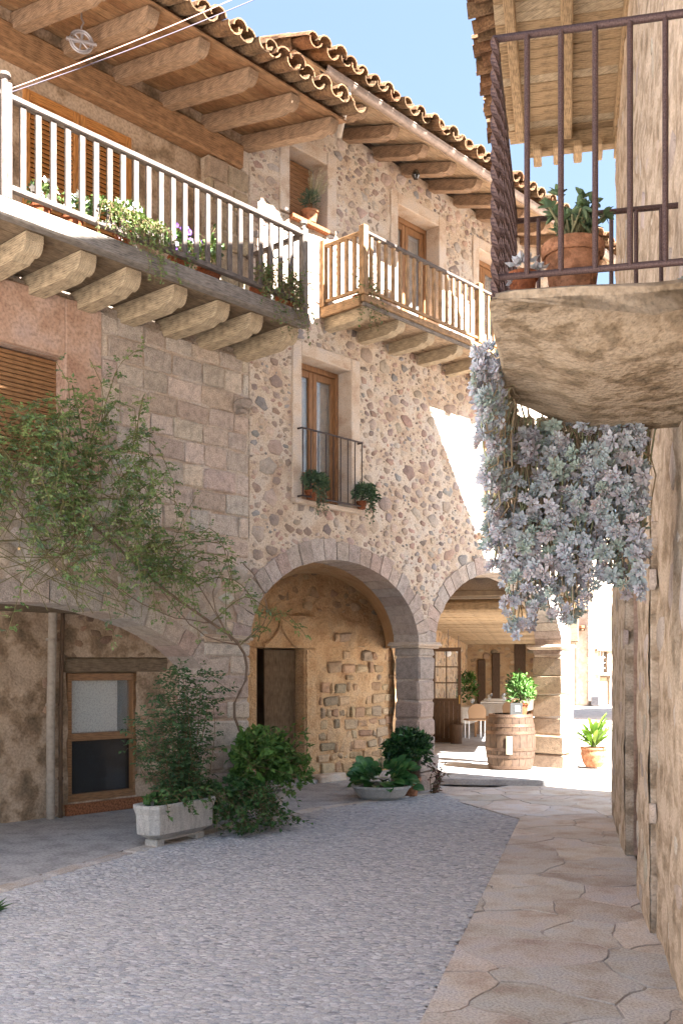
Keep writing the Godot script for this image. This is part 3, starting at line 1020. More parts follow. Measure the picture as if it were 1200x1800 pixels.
# ---------- the rubble house with arcade, honey-coloured balcony and dining hall ----------
var ARCH_1 := [9.585, 2.12, 1.605, 1.06]
var ARCH_2 := [13.375, 2.16, 1.785, 1.14]
var OPEN_B := [[8.62, 9.29, 7.33, 8.17], [10.72, 11.66, 6.3, 8.18], [12.68, 13.6, 6.3, 8.18], [8.83, 9.75, 3.87, 5.66], [12.8, 13.72, 3.87, 5.66]]

func in_b(p: Vector2) -> bool:
	if p.x < 7.97 or p.x > 15.5 or p.y > 8.7: return false
	for o in OPEN_B:
		if p.x > o[0] - .15 and p.x < o[1] + .17 and p.y > o[2] - .02 and p.y < o[3] + .15: return false
	if under_arch(p, ARCH_1, .2) or under_arch(p, ARCH_2, .2): return false
	if p.y < 2.2: return false
	return true

func opening(parent: Node, o: Array, door: String) -> void:
	# dressed stone frame, reveal and two-leaved door or shutter
	var w := group_node(parent, door)
	var d := -.24
	var f := MB.new()
	f.box(o[0] - .16, o[0], o[2], o[3] + .16, d, .018, .008)
	f.box(o[1], o[1] + .17, o[2], o[3] + .16, d, .02, .008)
	f.box(o[0], o[1], o[3], o[3] + .165, d, .016, .008)
	part(w, "stone_frame", f, M.frame_stone)
	boxpart(w, "sill", M.frame_stone if door != "shuttered_window" else M.brick_sill, o[0] - (.16 if door != "shuttered_window" else -.002), o[1] + (.17 if door != "shuttered_window" else -.002), o[2] - .06, o[2] - .002, d, .07, .01)
	boxpart(w, "room_wall", M.room, o[0], o[1], o[2], o[3], d - .14, d - .1, .001)
	if door == "shuttered_window":
		var sl := MB.new()
		sl.cbox(Transform3D(), Vector3(o[1] - o[0] - .01, .05, .02), .006)
		var sm := sl.mesh()
		var y: float = o[2] + .03
		while y < o[3]:
			part(w, "slat", sm, M.wood_door_x, Transform3D(Basis(), Vector3((o[0] + o[1]) / 2, y, d)))
			y += .052
		return
	var fr := MB.new()
	fr.box(o[0] + .002, o[0] + .05, o[2], o[3] - .002, d - .06, d + .03)
	fr.box(o[1] - .05, o[1] - .002, o[2], o[3] - .002, d - .06, d + .03)
	fr.box(o[0] + .05, o[1] - .05, o[3] - .07, o[3] - .002, d - .06, d + .028)
	part(w, "door_frame", fr, M.wood_door_y)
	var mid: float = (o[0] + o[1]) / 2
	for e in [[o[0] + .052, mid - .003], [mid + .003, o[1] - .052]]:
		var lf := MB.new()
		var a: float = e[0]
		var b: float = e[1]
		var z0 := d - .045
		var z1 := d + .005
		lf.box(a, a + .07, o[2] + .01, o[3] - .075, z0, z1)
		lf.box(b - .07, b, o[2] + .01, o[3] - .075, z0, z1)
		lf.box(a + .07, b - .07, o[2] + .01, o[2] + .42, z0 + .004, z1 - .008)
		lf.box(a + .07, b - .07, o[3] - .16, o[3] - .075, z0, z1 - .002)
		part(w, "leaf", lf, M.wood_door_y)
		boxpart(w, "pane", M.glass, a + .07, b - .07, o[2] + .42, o[3] - .16, d - .03, d - .024, .001)
		boxpart(w, "inner_shutter", M.wood_honey_y, a + .12, b - .075, o[2] + .45, o[3] - .2, d - .09, d - .05, .004)

func make_house_b() -> void:
	var B := thing("stone_house", "rubble stone house with round arcade arches, honey wood balcony and gutter", "house")
	houseB = B
	var wall := part(B, "wall", skin(in_b, 7.97, 15.5, 2.2, 8.72, .036, -.002, .016, 31, 3.2), M.mortar)
	rubble(wall, in_b, 7.98, 15.45, 2.2, 8.6, [[160, .12, .18], [9000, .06, .11], [16000, .03, .06], [12000, .016, .03]], pal_rubble, -.0015, .008, 300, .003)
	var core := CSGCombiner3D.new()
	core.name = "wall_core"
	B.add_child(core)
	var cb := CSGBox3D.new()
	cb.size = Vector3(7.5, 6.5, .38)
	cb.position = Vector3(11.74, 5.45, -.24)
	cb.material = M.mortar
	core.add_child(cb)
	for o in OPEN_B:
		var h := CSGBox3D.new()
		h.operation = CSGShape3D.OPERATION_SUBTRACTION
		h.size = Vector3(o[1] - o[0] + .2, o[3] - o[2] + .1, .6)
		h.position = Vector3((o[0] + o[1]) / 2, (o[2] + o[3]) / 2, -.2)
		core.add_child(h)
	for a in [ARCH_1, ARCH_2]:
		var h := CSGPolygon3D.new()
		h.operation = CSGShape3D.OPERATION_SUBTRACTION
		var pg := PackedVector2Array([Vector2(a[0] - a[2] - .1, 1.5), Vector2(a[0] + a[2] + .1, 1.5)])
		for k in 25: pg.append(Vector2(a[0] + (a[2] + .1) * cos(PI * k / 24), a[1] + (a[3] + .1) * sin(PI * k / 24)))
		h.polygon = pg
		h.depth = 1.0
		h.position.z = .3
		core.add_child(h)
	var inner := MB.new()
	inner.box(8.0, 15.4, 3.36, 8.8, -6.0, -.46)
	part(B, "rear_core", inner, M.mortar)
	opening(B, OPEN_B[0], "shuttered_window")
	opening(B, OPEN_B[1], "balcony_door")
	opening(B, OPEN_B[2], "balcony_door")
	opening(B, OPEN_B[3], "french_window")
	opening(B, OPEN_B[4], "french_window")
	# iron guard rails of the french windows
	for o in [OPEN_B[3], OPEN_B[4]]:
		var g := group_node(B, "window_guard")
		for yy in [4.73, 3.9]:
			var mb := MB.new()
			mb.tube([Vector3(o[0] - .08, yy, .02), Vector3(o[0] - .08, yy, .1), Vector3(o[1] + .12, yy, .1), Vector3(o[1] + .12, yy, .02)], [.012], 6)
			part(g, "rail", mb, M.iron)
		var bb := MB.new()
		bb.tube([Vector3(0, 3.9, 0), Vector3(0, 4.73, 0)], [.0075], 6)
		var bm := bb.mesh()
		for k in 9: part(g, "bar", bm, M.iron, Transform3D(Basis(), Vector3(lerpf(o[0] - .07, o[1] + .11, k / 8.0), 0, .1)))
	# arches and piers
	arch(B, ARCH_1, .25, -.44, .0, 23, pal_arch)
	arch(B, ARCH_2, .25, -.5, .0, 25, pal_arch)
	pier(B, 11.19, 11.57, .0, 2.1, -.44, .012, pal_arch, .2, .36, .42, .05)
	capital(B, 11.16, 11.62, 2.08, -.46, .02, M.frame_stone)
	pier(B, 15.16, 15.5, .0, 2.14, -.56, .012, [Color(.42, .30, .22), Color(.38, .29, .24), Color(.46, .33, .23)], .26, .42, .56, .07)
	capital(B, 15.12, 15.52, 2.12, -.58, .02, M.frame_stone)
	# vaulted bay behind the first arch
	var vault := MB.new()
	var a := [9.585, 2.12, 1.66, 1.14]
	for k in 24:
		var p := []
		for q in [k, k + 1]:
			var an: float = PI * q / 24.0
			p.append(Vector2(a[0] - a[2] * cos(an), a[1] + a[3] * sin(an)))
		vault.quad(Vector3(p[0].x, p[0].y, -.43), Vector3(p[1].x, p[1].y, -.43), Vector3(p[1].x + 1.75, p[1].y, -2.1), Vector3(p[0].x + 1.75, p[0].y, -2.1))
	part(B, "vault", vault, M.ochre)
	var inv := func(p: Vector2) -> bool: return not (p.x > 9.9 and p.x < 10.9 and p.y < 2.1)
	var bw := part(B, "back_wall", skin(inv, 7.6, 13.3, .0, 3.5, .07, -2.0, .06, 33), M.ochre)
	var yb := .12
	while yb < 2.3:
		var hb := rr(.1, .21)
		var xb := 11.22 + rr(0, .1)
		while xb < 13.2:
			var wb := rr(.1, .36)
			var hh := hb * rr(.65, 1.0)
			if rng.randf() < lerpf(.95, .35, smoothstep(1.0, 2.1, yb)):
				var mb2 := MB.new()
				mb2.col = vary(pick(pal_ochre), .2)
				mb2.cbox(Transform3D(), Vector3(wb - rr(.012, .03), hh - .012, .12), rr(.012, .03), .014, rng)
				part(bw, "stone", mb2, M.block, Transform3D(Basis(Vector3.BACK, rr(-.06, .06)) * Basis(Vector3.UP, rr(-.05, .05)), Vector3(xb + wb / 2, yb + hb / 2 + rr(-.01, .01), -2.055 + rr(0, .045))))
			xb += wb
		yb += hb
	ashlar(bw, func(p): return inv.call(p) and not (p.x > 9.6 and p.x < 11.16 and p.y < 2.62), 8.0, 11.2, .1, 2.4, .28, .42, .35, .6, [Color(.48, .34, .22), Color(.45, .31, .2), Color(.5, .37, .25)], -2.0, .03)
	rubble(bw, func(p): return p.y > 2.65, 8.4, 13.1, 2.65, 3.4, [[60, .1, .16], [120, .04, .09]], pal_ochre, -2.0, .012, 60)
	var bc := MB.new()
	bc.box(7.6, 9.85, 0, 3.6, -2.5, -2.08)
	bc.box(10.95, 13.3, 0, 3.6, -2.5, -2.08)
	bc.box(9.85, 10.95, 2.1, 3.6, -2.5, -2.08)
	bc.box(9.5, 11.4, 0, 3.0, -4.1, -4.0)
	bc.box(9.5, 9.55, 0, 3.0, -4.0, -2.5)
	bc.box(11.35, 11.4, 0, 3.0, -4.0, -2.5)
	bc.box(9.5, 11.4, 2.9, 3.0, -4.0, -2.5)
	part(B, "back_wall_core", bc, M.room)
	# carved doorway
	var dw := group_node(B, "doorway")
	boxpart(dw, "lintel", M.ochre, 9.62, 11.18, 2.1, 2.6, -2.3, -1.955, .012, .004)
	boxpart(dw, "jamb", M.ochre, 10.89, 11.16, .06, 2.098, -2.35, -1.94, .012, .004)
	boxpart(dw, "jamb", M.ochre, 9.64, 9.91, .06, 2.098, -2.35, -1.94, .012, .004)
	var rope := MB.new()
	var pts := []
	for k in 80: pts.append(Vector3(10.935 + .006 * cos(k * 1.3), .1 + k * .025, -1.935 + .006 * sin(k * 1.3)))
	rope.tube(pts, [.014], 5)
	part(dw, "rope_moulding", rope, M.ochre)
	for s in [-1, 1]:
		var og := []
		for k in 13:
			var t := k / 12.0
			og.append(Vector3(10.4 + s * (.34 * pow(1.0 - t, 1.6) + .012), 2.13 + .36 * pow(t, 1.7) + .03 * sin(PI * t), -1.95))
		var mb := MB.new()
		mb.tube(og, [.04, .036, .03, .024], 6)
		part(dw, "ogee_moulding", mb, M.ochre)
	var dl := MB.new()
	dl.cbox(Transform3D(Basis(Vector3.UP, -.35), Vector3(10.63, 1.07, -2.22)), Vector3(.52, 2.02, .05), .008)
	part(dw, "door_leaf", dl, M.wood_old_y)
	boxpart(dw, "toned_backing", M.dusk_blue, 9.95, 10.12, .1, 2.09, -2.32, -2.28, .01)  # dark sheet painting the shade of the half-open door gap
	boxpart(dw, "step", M.frame_stone, 11.0, 11.6, .05, .17, -1.95, -1.7, .02, .01)
	boxpart(B, "step_block", M.floor, 9.7, 11.0, .05, .11, -2.2, -1.75, .01)
	# roof: boards, scrolled rafters, tiles, gutter and downpipe
	var roof := group_node(B, "roof")
	planks_x(roof, "board", [M.wood_soffit_x, M.wood_soffit2_x], 7.72, 15.7, -.02, 8.81, .98, 8.5, 8)
	roof_tiles(roof, 7.72, 15.7, 1.1, 8.5, .3, 2, .215)
	var rs := MB.new()
	rs.quad(Vector3(7.7, 8.54, .96), Vector3(15.7, 8.54, .96), Vector3(15.7, 10.4, -6), Vector3(7.7, 10.4, -6))
	rs.quad(Vector3(7.7, 8.5, .96), Vector3(7.7, 8.54, .96), Vector3(7.7, 10.4, -6), Vector3(7.7, 8.5, -6))
	part(roof, "deck", rs, M.tile_b)
	var sb := scroll_beam(.98, .13, .15, .2)
	var x := 8.45
	while x < 15.6:
		part(B, "rafter", sb, M.wood_rafter_z, Transform3D(Basis(Vector3.RIGHT, .3), Vector3(x, 8.8, -.1)))
		x += .607
	var gt := MB.new()
	var prof := []
	for k in 9: prof.append(Vector2(-cos(PI * k / 8.0) * .062, -sin(PI * k / 8.0) * .062))
	for k in 8: gt.quad(Vector3(8.1, 8.45 + prof[k].y, 1.06 + prof[k].x), Vector3(8.1, 8.45 + prof[k + 1].y, 1.06 + prof[k + 1].x), Vector3(15.7, 8.45 + prof[k + 1].y, 1.06 + prof[k + 1].x), Vector3(15.7, 8.45 + prof[k].y, 1.06 + prof[k].x))
	gt.tube([Vector3(8.1, 8.45, 1.122), Vector3(15.7, 8.45, 1.122)], [.009], 6)
	var gx := 8.6
	while gx < 15.6:
		for k in 8: gt.quad(Vector3(gx, 8.45 + prof[k].y * 1.07, 1.06 + prof[k].x * 1.07), Vector3(gx, 8.45 + prof[k + 1].y * 1.07, 1.06 + prof[k + 1].x * 1.07), Vector3(gx + .03, 8.45 + prof[k + 1].y * 1.07, 1.06 + prof[k + 1].x * 1.07), Vector3(gx + .03, 8.45 + prof[k].y * 1.07, 1.06 + prof[k].x * 1.07))
		gx += .9
	part(B, "gutter", gt, M.zinc)
	var dp := MB.new()
	dp.tube([Vector3(8.5, 8.42, 1.06), Vector3(8.5, 8.28, 1.06), Vector3(8.52, 8.2, 1.0), Vector3(8.75, 8.08, .7)], [.038], 8)
	part(B, "downpipe", dp, M.pipe)
	for lx in [10.55, 12.75]:
		var lm := MB.new()
		lm.lathe(Vector3(lx, 8.33, .45), [Vector2(.001, .1), Vector2(.03, .1), Vector2(.055, .05), Vector2(.055, .02), Vector2(.03, -.02), Vector2(.001, -.025)], 12)
		part(B, "glass_insulator", lm, M.dark_glass)
	# balcony
	var K := group_node(B, "balcony")
	var jb := scroll_beam(.78, .14, .15, .18)
	for jx in [9.32, 9.97, 10.6, 11.25, 11.9, 12.55, 13.2]: part(K, "joist", jb, M.wood_joist_z, Transform3D(Basis(Vector3.UP, rr(-.02, .02)), Vector3(jx, 6.215, -.1)))
	planks_x(K, "deck_board", M.wood_soffit_x, 9.2, 13.4, -.01, 6.23, .68, 6.23, 4, .03)
	boxpart(K, "fascia", M.wood_honey_x, 9.18, 13.42, 6.25, 6.33, .66, .735, .012)
	boxpart(K, "fascia", M.wood_grey_x, 9.2, 13.4, 6.205, 6.248, .67, .71, .006)
	boxpart(K, "fascia", M.wood_honey_z, 9.17, 9.215, 6.2, 6.33, .0, .655, .01)
	boxpart(K, "rail", M.wood_rail_x, 9.25, 13.4, 7.07, 7.115, .665, .735, .01)
	boxpart(K, "rail", M.wood_honey_x, 9.25, 13.4, 6.38, 6.42, .675, .72, .006)
	boxpart(K, "rail", M.wood_honey_z, 9.17, 9.23, 7.07, 7.115, .04, .655, .01)
	boxpart(K, "rail", M.wood_honey_z, 9.18, 9.22, 6.38, 6.42, .04, .655, .006)
	var bb := MB.new()
	bb.cbox(Transform3D(), Vector3(.05, .65, .034), .004)
	var bbm := bb.mesh()
	var bx := 9.34
	while bx < 13.36:
		if abs(bx - 11.66) > .06: part(K, "baluster", bbm, M.wood_honey_y, Transform3D(Basis(), Vector3(bx, 6.745, .7)))
		bx += .142
	for z in [.16, .29, .42, .55]: part(K, "baluster", bbm, M.wood_honey_y, Transform3D(Basis(Vector3.UP, PI / 2), Vector3(9.2, 6.745, z)))
	for e in [[9.2, .7], [11.66, .7], [13.4, .7], [9.2, .03]]: boxpart(K, "post", M.wood_honey_y, e[0] - .045, e[0] + .045, 6.332, 7.17, e[1] - .045, e[1] + .045, .008)
	make_hall(B)

func make_hall(B: Node3D) -> void:
	# long covered dining porch running back from the second arch
	var H := Transform3D(Basis(Vector3.UP, TURN_H), Vector3(13.15, 0, -2.0))
	var fl := MB.new()
	fl.cbox(H * Transform3D(Basis(), Vector3(10.5, .045, 1.4)), Vector3(23.6, .1, 3.3), .01)
	part(B, "hall_floor", fl, M.floor)
	var lw := part(B, "hall_wall", skin(func(p): return true, -.2, 22.0, .05, 3.2, .14, 0.0, .06, 41), M.ochre, H)
	rubble(lw, func(p): return true, 4.0, 21.8, .3, 3.0, [[300, .12, .2], [500, .07, .12]], pal_ochre, .01, .02, 120)
	var core := MB.new()
	core.cbox(H * Transform3D(Basis(), Vector3(11, 1.7, -.3)), Vector3(22.4, 3.4, .4), .01)
	part(B, "hall_wall_core", core, M.ochre)
	var HB := H * Transform3D(Basis(Vector3.UP, -PI / 2), Vector3(22.0, 0, 0))
	var bwall := part(B, "hall_end_wall", skin(func(p): return true, -.1, 3.4, .05, 3.2, .14, 0.0, .05, 42), M.ochre, HB)
	rubble(bwall, func(p): return true, 0.0, 3.2, .3, 3.0, [[100, .12, .2], [200, .07, .12]], pal_ochre, .01, .02, 80)
	var ec := MB.new()
	ec.cbox(HB * Transform3D(Basis(), Vector3(1.6, 1.7, -.3)), Vector3(3.6, 3.4, .4), .01)
	part(B, "hall_end_core", ec, M.ochre)
	for e in [[.55, .3, 2.2], [1.1, .3, 2.45], [2.0, .42, 2.9]]:
		var mb := MB.new()
		mb.cbox(HB * Transform3D(Basis(), Vector3(e[0], e[2] / 2, .03)), Vector3(e[1], e[2], .1), .02)
		part(B, "hall_door", mb, M.wood_dark_y)
	var bm := MB.new()
	bm.cbox(Transform3D(), Vector3(.2, .24, 3.5), .05, .012, rng)
	var bmm := bm.mesh()
	for k in 34:
		part(B, "ceiling_beam", bmm, M.wood_local_z, H * Transform3D(Basis(Vector3.BACK, rr(-.1, .1)), Vector3(.8 + k * .62, 2.9 + rr(-.015, .015), 1.45)))
	var cl := MB.new()
	cl.cbox(H * Transform3D(Basis(), Vector3(11.3, 3.09, 1.3)), Vector3(21.6, .1, 3.6), .01)
	part(B, "hall_ceiling", cl, M.wood_old_x)
	# upper storey over the porch, and its piers on the street side
	var up := MB.new()
	up.cbox(H * Transform3D(Basis(), Vector3(12.2, 5.6, 1.2)), Vector3(20, 4.9, 3.9), .01)
	up.cbox(H * Transform3D(Basis(), Vector3(1.45, 3.33, .8)), Vector3(1.5, .38, 3.1), .01)
	part(B, "upper_storey", up, M.mortar)
	var bp := MB.new()
	bp.cbox(Transform3D(), Vector3(1.5, 2.3, .4), .03)
	var bpm := bp.mesh()
	for px in [5.2, 9.2, 13.2, 17.2, 21.2]: part(B, "porch_pier", bpm, M.mortar_grey, H * Transform3D(Basis(), Vector3(px, 1.15, 2.95)))
	var gb := MB.new()
	gb.cbox(H * Transform3D(Basis(), Vector3(12.2, 2.65, 2.95)), Vector3(19.5, .7, .4), .02)
	part(B, "porch_beam", gb, M.wood_old_x)
	# cross-shaped iron tie on the wall
	var tie := MB.new()
	for s in [-1, 1]: tie.cbox(H * Transform3D(Basis(Vector3.BACK, s * .85), Vector3(5.0, 2.45, .08)), Vector3(.75, .05, .02), .004)
	part(B, "iron_tie", tie, M.iron_old)
	# glazed door leaf standing open into the porch
	var D := group_node(B, "glazed_door", H * Transform3D(Basis(Vector3.UP, -PI / 2 - .1), Vector3(6.5, .1, .05)))
	var fr := MB.new()
	fr.box(0, .07, 0, 2.2, 0, .05)
	fr.box(.6, .67, 0, 2.2, 0, .05)
	fr.box(.07, .6, 2.11, 2.2, .001, .049)
	fr.box(.07, .6, .95, 1.02, .001, .049)
	fr.box(.07, .6, 0, .1, .001, .049)
	part(D, "frame", fr, M.wood_dark_y)
	for k in 2: boxpart(D, "glazing_bar", M.wood_dark_x, .07, .6, 1.37 + k * .37, 1.395 + k * .37, .01, .04)
	boxpart(D, "glazing_bar", M.wood_dark_y, .32, .345, 1.021, 2.109, .012, .038)
	for k in 5: boxpart(D, "board", M.wood_dark_y, .072 + k * .1056, .172 + k * .1056, .1, .95, .012, .036)
	for e in [[.07, 1.02, 1.37], [.345, 1.02, 1.37], [.07, 1.395, 1.74], [.345, 1.395, 1.74], [.07, 1.765, 2.11], [.345, 1.765, 2.11]]: boxpart(D, "pane", M.glass, e[0], e[0] + .25, e[1], e[2], .023, .027, .001)
	boxpart(D, "handle", M.brass, .625, .65, .9, 1.1, .051, .065)

# ---------- the house on the right with the stone balcony ----------
func make_house_c() -> void:
	var C := thing("plastered_house", "weathered plaster house with heavy stone balcony slab and deep timber eaves", "house", Vector3(7.56, 0, 5.09), TURN_C)
	houseC = C
	var flip := Transform3D(Basis(Vector3.UP, PI), Vector3.ZERO)
	var inw := func(p: Vector2) -> bool: return not (p.x > -1.5 and p.x < .25 and p.y < 2.7)
	var wall := part(C, "wall", skin(inw, -4.24, 7.5, .0, 8.32, .07, .036, .03, 51), M.old_wall, flip)
	rubble(wall, inw, -4.2, 5.5, .1, 8.2, [[160, .16, .28], [160, .1, .16]], [Color(.62, .54, .47), Color(.58, .50, .43), Color(.66, .58, .51), Color(.60, .49, .41)], .03, .012, 160, .03)
	var core := MB.new()
	core.box(-6.2, -.25, -.05, 8.3, .03, 4.3)
	core.box(1.5, 4.22, -.05, 8.3, .03, 4.3)
	core.box(-.25, 1.5, 2.7, 8.3, .032, 4.3)
	core.box(-.25, 1.5, -.05, 2.7, .45, 4.3)
	core.box(-6.2, 4.2, -.05, 4.8, 4.3, 7.5)
	part(C, "wall_core", core, M.old_wall)
	for e in [[-4.26, -1.5, 61], [.25, 1.4, 62]]:
		var pl := group_node(C, "pilaster")
		part(pl, "render", skin(func(p): return true, e[0], e[1], .0, 2.75, .06, .088, .02, e[2]), M.old_wall, flip)
		boxpart(pl, "core", M.old_wall, -e[1], -e[0], .0, 2.75, -.084, .2, .012)
		rubble(pl, func(p): return true, e[0], e[1], .05, 2.7, [[60, .12, .2]], [Color(.60, .51, .43), Color(.56, .47, .40), Color(.63, .55, .46)], .084, .009, 60, .03, flip)
	var dr := group_node(C, "doorway")
	for k in 8: boxpart(dr, "board", M.wood_local_y, -.24 + k * .217, -.03 + k * .217, .02, 2.68, .38, .44, .008)
	boxpart(dr, "jamb", M.pink_plaster, 1.5, 1.62, .0, 2.7, -.02, .44, .015)
	boxpart(dr, "lintel", M.wood_local_x, -.5, 1.75, 2.7, 2.9, -.1, .1, .02, .01)
	# eaves: boards across, purlins along
	var ro := group_node(C, "roof")
	var bd := MB.new()
	bd.cbox(Transform3D(), Vector3(.15, .024, 1.36), .004)
	var bdm := bd.mesh()
	var ms := [M.wood_local_z, M.wood_soffit_z, M.wood_local_z, M.wood_joist_z]
	var k2 := 0
	while k2 < 46:
		part(ro, "board", bdm, ms[rng.randi() % 4], Transform3D(Basis(), Vector3(4.22 - k2 * .157, 8.33 + rr(-.006, .006), -.64 + rr(-.015, .015))))
		k2 += 1
	for e in [[-1.17, .11, .13], [-.62, .12, .14], [-.02, .12, .16]]:
		boxpart(ro, "purlin", M.wood_local_x, -8.0, 4.07 + rr(-.1, .1), 8.315 - e[2], 8.317, e[0] - e[1] / 2, e[0] + e[1] / 2, .012, .004)
	boxpart(ro, "end_beam", M.wood_local_z, 4.12, 4.26, 8.1, 8.316, -1.1, .0, .012, .004)
	for q in 5: boxpart(ro, "bracket", M.wood_local_x, 3.92, 4.34, 8.02, 8.1, -1.02 + q * .24, -.92 + q * .24, .012, .004)
	var top := MB.new()
	top.extrude(PackedVector2Array([Vector2(-1.26, 8.345), Vector2(4.32, 8.345), Vector2(4.32, 9.1), Vector2(-1.26, 8.44)]), -4.3, 6.2, Transform3D(Basis(Vector3(0, 0, 1), Vector3(0, 1, 0), Vector3(-1, 0, 0)), Vector3.ZERO))
	part(ro, "deck", top, M.tile_c)
	# unseen block added above the eaves, shaped to shade the left house
	var tall := MB.new()
	tall.extrude(PackedVector2Array([Vector2(-6.2, 8.42), Vector2(.5, 8.42), Vector2(.5, 9.0), Vector2(-3, 9.65), Vector2(-6.2, 9.9)]), -1.24, 3.0)
	part(C, "added_shade_block", tall, M.tile_a)
	var tg := group_node(C, "eave_tiles", Transform3D(Basis(Vector3.UP, PI), Vector3.ZERO))
	roof_tiles(tg, -4.28, 2.6, 1.4, 8.345, .12, 1, .2)
	# stone balcony slab, worn and rounded
	var bal := group_node(C, "balcony")
	var f := FastNoiseLite.new()
	f.seed = 8
	f.frequency = 1.9
	var prof := [Vector2(-.3, 3.25), Vector2(.3, 3.25), Vector2(.6, 3.25), Vector2(.86, 3.248), Vector2(.91, 3.235), Vector2(.925, 3.21), Vector2(.925, 3.16), Vector2(.91, 3.13), Vector2(.87, 3.115), Vector2(.78, 3.11), Vector2(.66, 3.108), Vector2(.52, 3.106), Vector2(.38, 3.1), Vector2(.24, 3.095), Vector2(.1, 3.08), Vector2(-.3, 3.0)]
	var sl := MB.new()
	var xs := [-4.37, -4.36, -4.33, -4.28, -4.2, -4.1, -4.0, -3.85, -3.7, -3.55, -3.4, -3.25, -3.1, -3.0, -2.9, -2.82, -2.76, -2.73, -2.72]
	var ins := [.035, .015, .005, .0, 0, 0, 0, 0, 0, 0, 0, 0, 0, 0, .0, .005, .015, .03, .05]
	var P := []
	for i in xs.size():
		var row := []
		for p in prof:
			var c := Vector2(.3, 3.1)
			var q: Vector2 = p + (c - p).normalized() * min(float(ins[i]), (c - p).length() * .9)
			if p.x < .05: q.x = p.x
			if xs[i] > -3.05: q.x = min(q.x, .93 - 2.2 * pow(xs[i] + 3.05, 2.0))
			if q.y < 3.2:
				var e1: float = smoothstep(0.0, .55, xs[i] + 4.4)
				var e2: float = smoothstep(.93, .45, q.x)
				q.y = 3.215 - .15 * (.14 + .88 * e1) * (.2 + .8 * e2)
			var d := f.get_noise_3d(xs[i], q.y * 1.5, q.x) * .022
			row.append(Vector3(xs[i], q.y + d, -q.x - d * .5))
		P.append(row)
	for i in xs.size() - 1:
		for j in prof.size() - 1:
			var nn := []
			for e in [[i, j], [i, j + 1], [i + 1, j + 1], [i + 1, j]]:
				var du: Vector3 = P[min(e[0] + 1, xs.size() - 1)][e[1]] - P[max(e[0] - 1, 0)][e[1]]
				var dv: Vector3 = P[e[0]][min(e[1] + 1, prof.size() - 1)] - P[e[0]][max(e[1] - 1, 0)]
				nn.append(dv.cross(du).normalized())
			sl.quadn(P[i][j], P[i][j + 1], P[i + 1][j + 1], P[i + 1][j], nn[0], nn[1], nn[2], nn[3])
	for e in [0, xs.size() - 1]:
		for j in prof.size(): sl.tout(P[e][j], P[e][(j + 1) % prof.size()], Vector3(xs[e], 3.1, -.3), Vector3(-3.5, 3.1, -.3))
	part(bal, "slab", sl, M.slab)
	# wrought-iron railing: plain bars on the two ends, twisted bars along the front
	for yy in [[4.24, .016], [3.3, .014]]:
		var rl := MB.new()
		rl.tube([Vector3(-4.35, yy[0], .05), Vector3(-4.35, yy[0], -.9), Vector3(-2.72, yy[0], -.9), Vector3(-2.72, yy[0], .05)], [yy[1]], 6)
		part(bal, "rail", rl, M.iron_old)
	var pb := MB.new()
	pb.tube([Vector3(0, 3.3, 0), Vector3(0, 4.24, 0)], [.0115], 8)
	var pbm := pb.mesh()
	for e in [-4.35, -2.72]:
		for q in 7: part(bal, "bar", pbm, M.iron_old, Transform3D(Basis(), Vector3(e, 0, -.775 + q * .129)))
	var tb := MB.new()
	var nst := 60
	var rings := []
	for i in nst + 1:
		var ring := []
		for q in 4:
			var an: float = TAU * q / 4 + i * .42
			ring.append(Vector3(cos(an) * .014, 3.22 + 1.02 * i / nst, sin(an) * .014))
		rings.append(ring)
	for i in nst:
		for q in 4: tb.q4(rings[i][q], rings[i][(q + 1) % 4], rings[i + 1][(q + 1) % 4], rings[i + 1][q], Vector3(0, 3.22 + 1.02 * (i + .5) / nst, 0))
	var tbm := tb.mesh()
	for q in 11: part(bal, "twisted_bar", tbm, M.iron_old, Transform3D(Basis(Vector3.UP, rr(0, 3)) * Basis.from_scale(Vector3(1.25 if q == 0 else .8, 1, 1.25 if q == 0 else .8)), Vector3(-4.35 + q * .163, 0, -.9)))

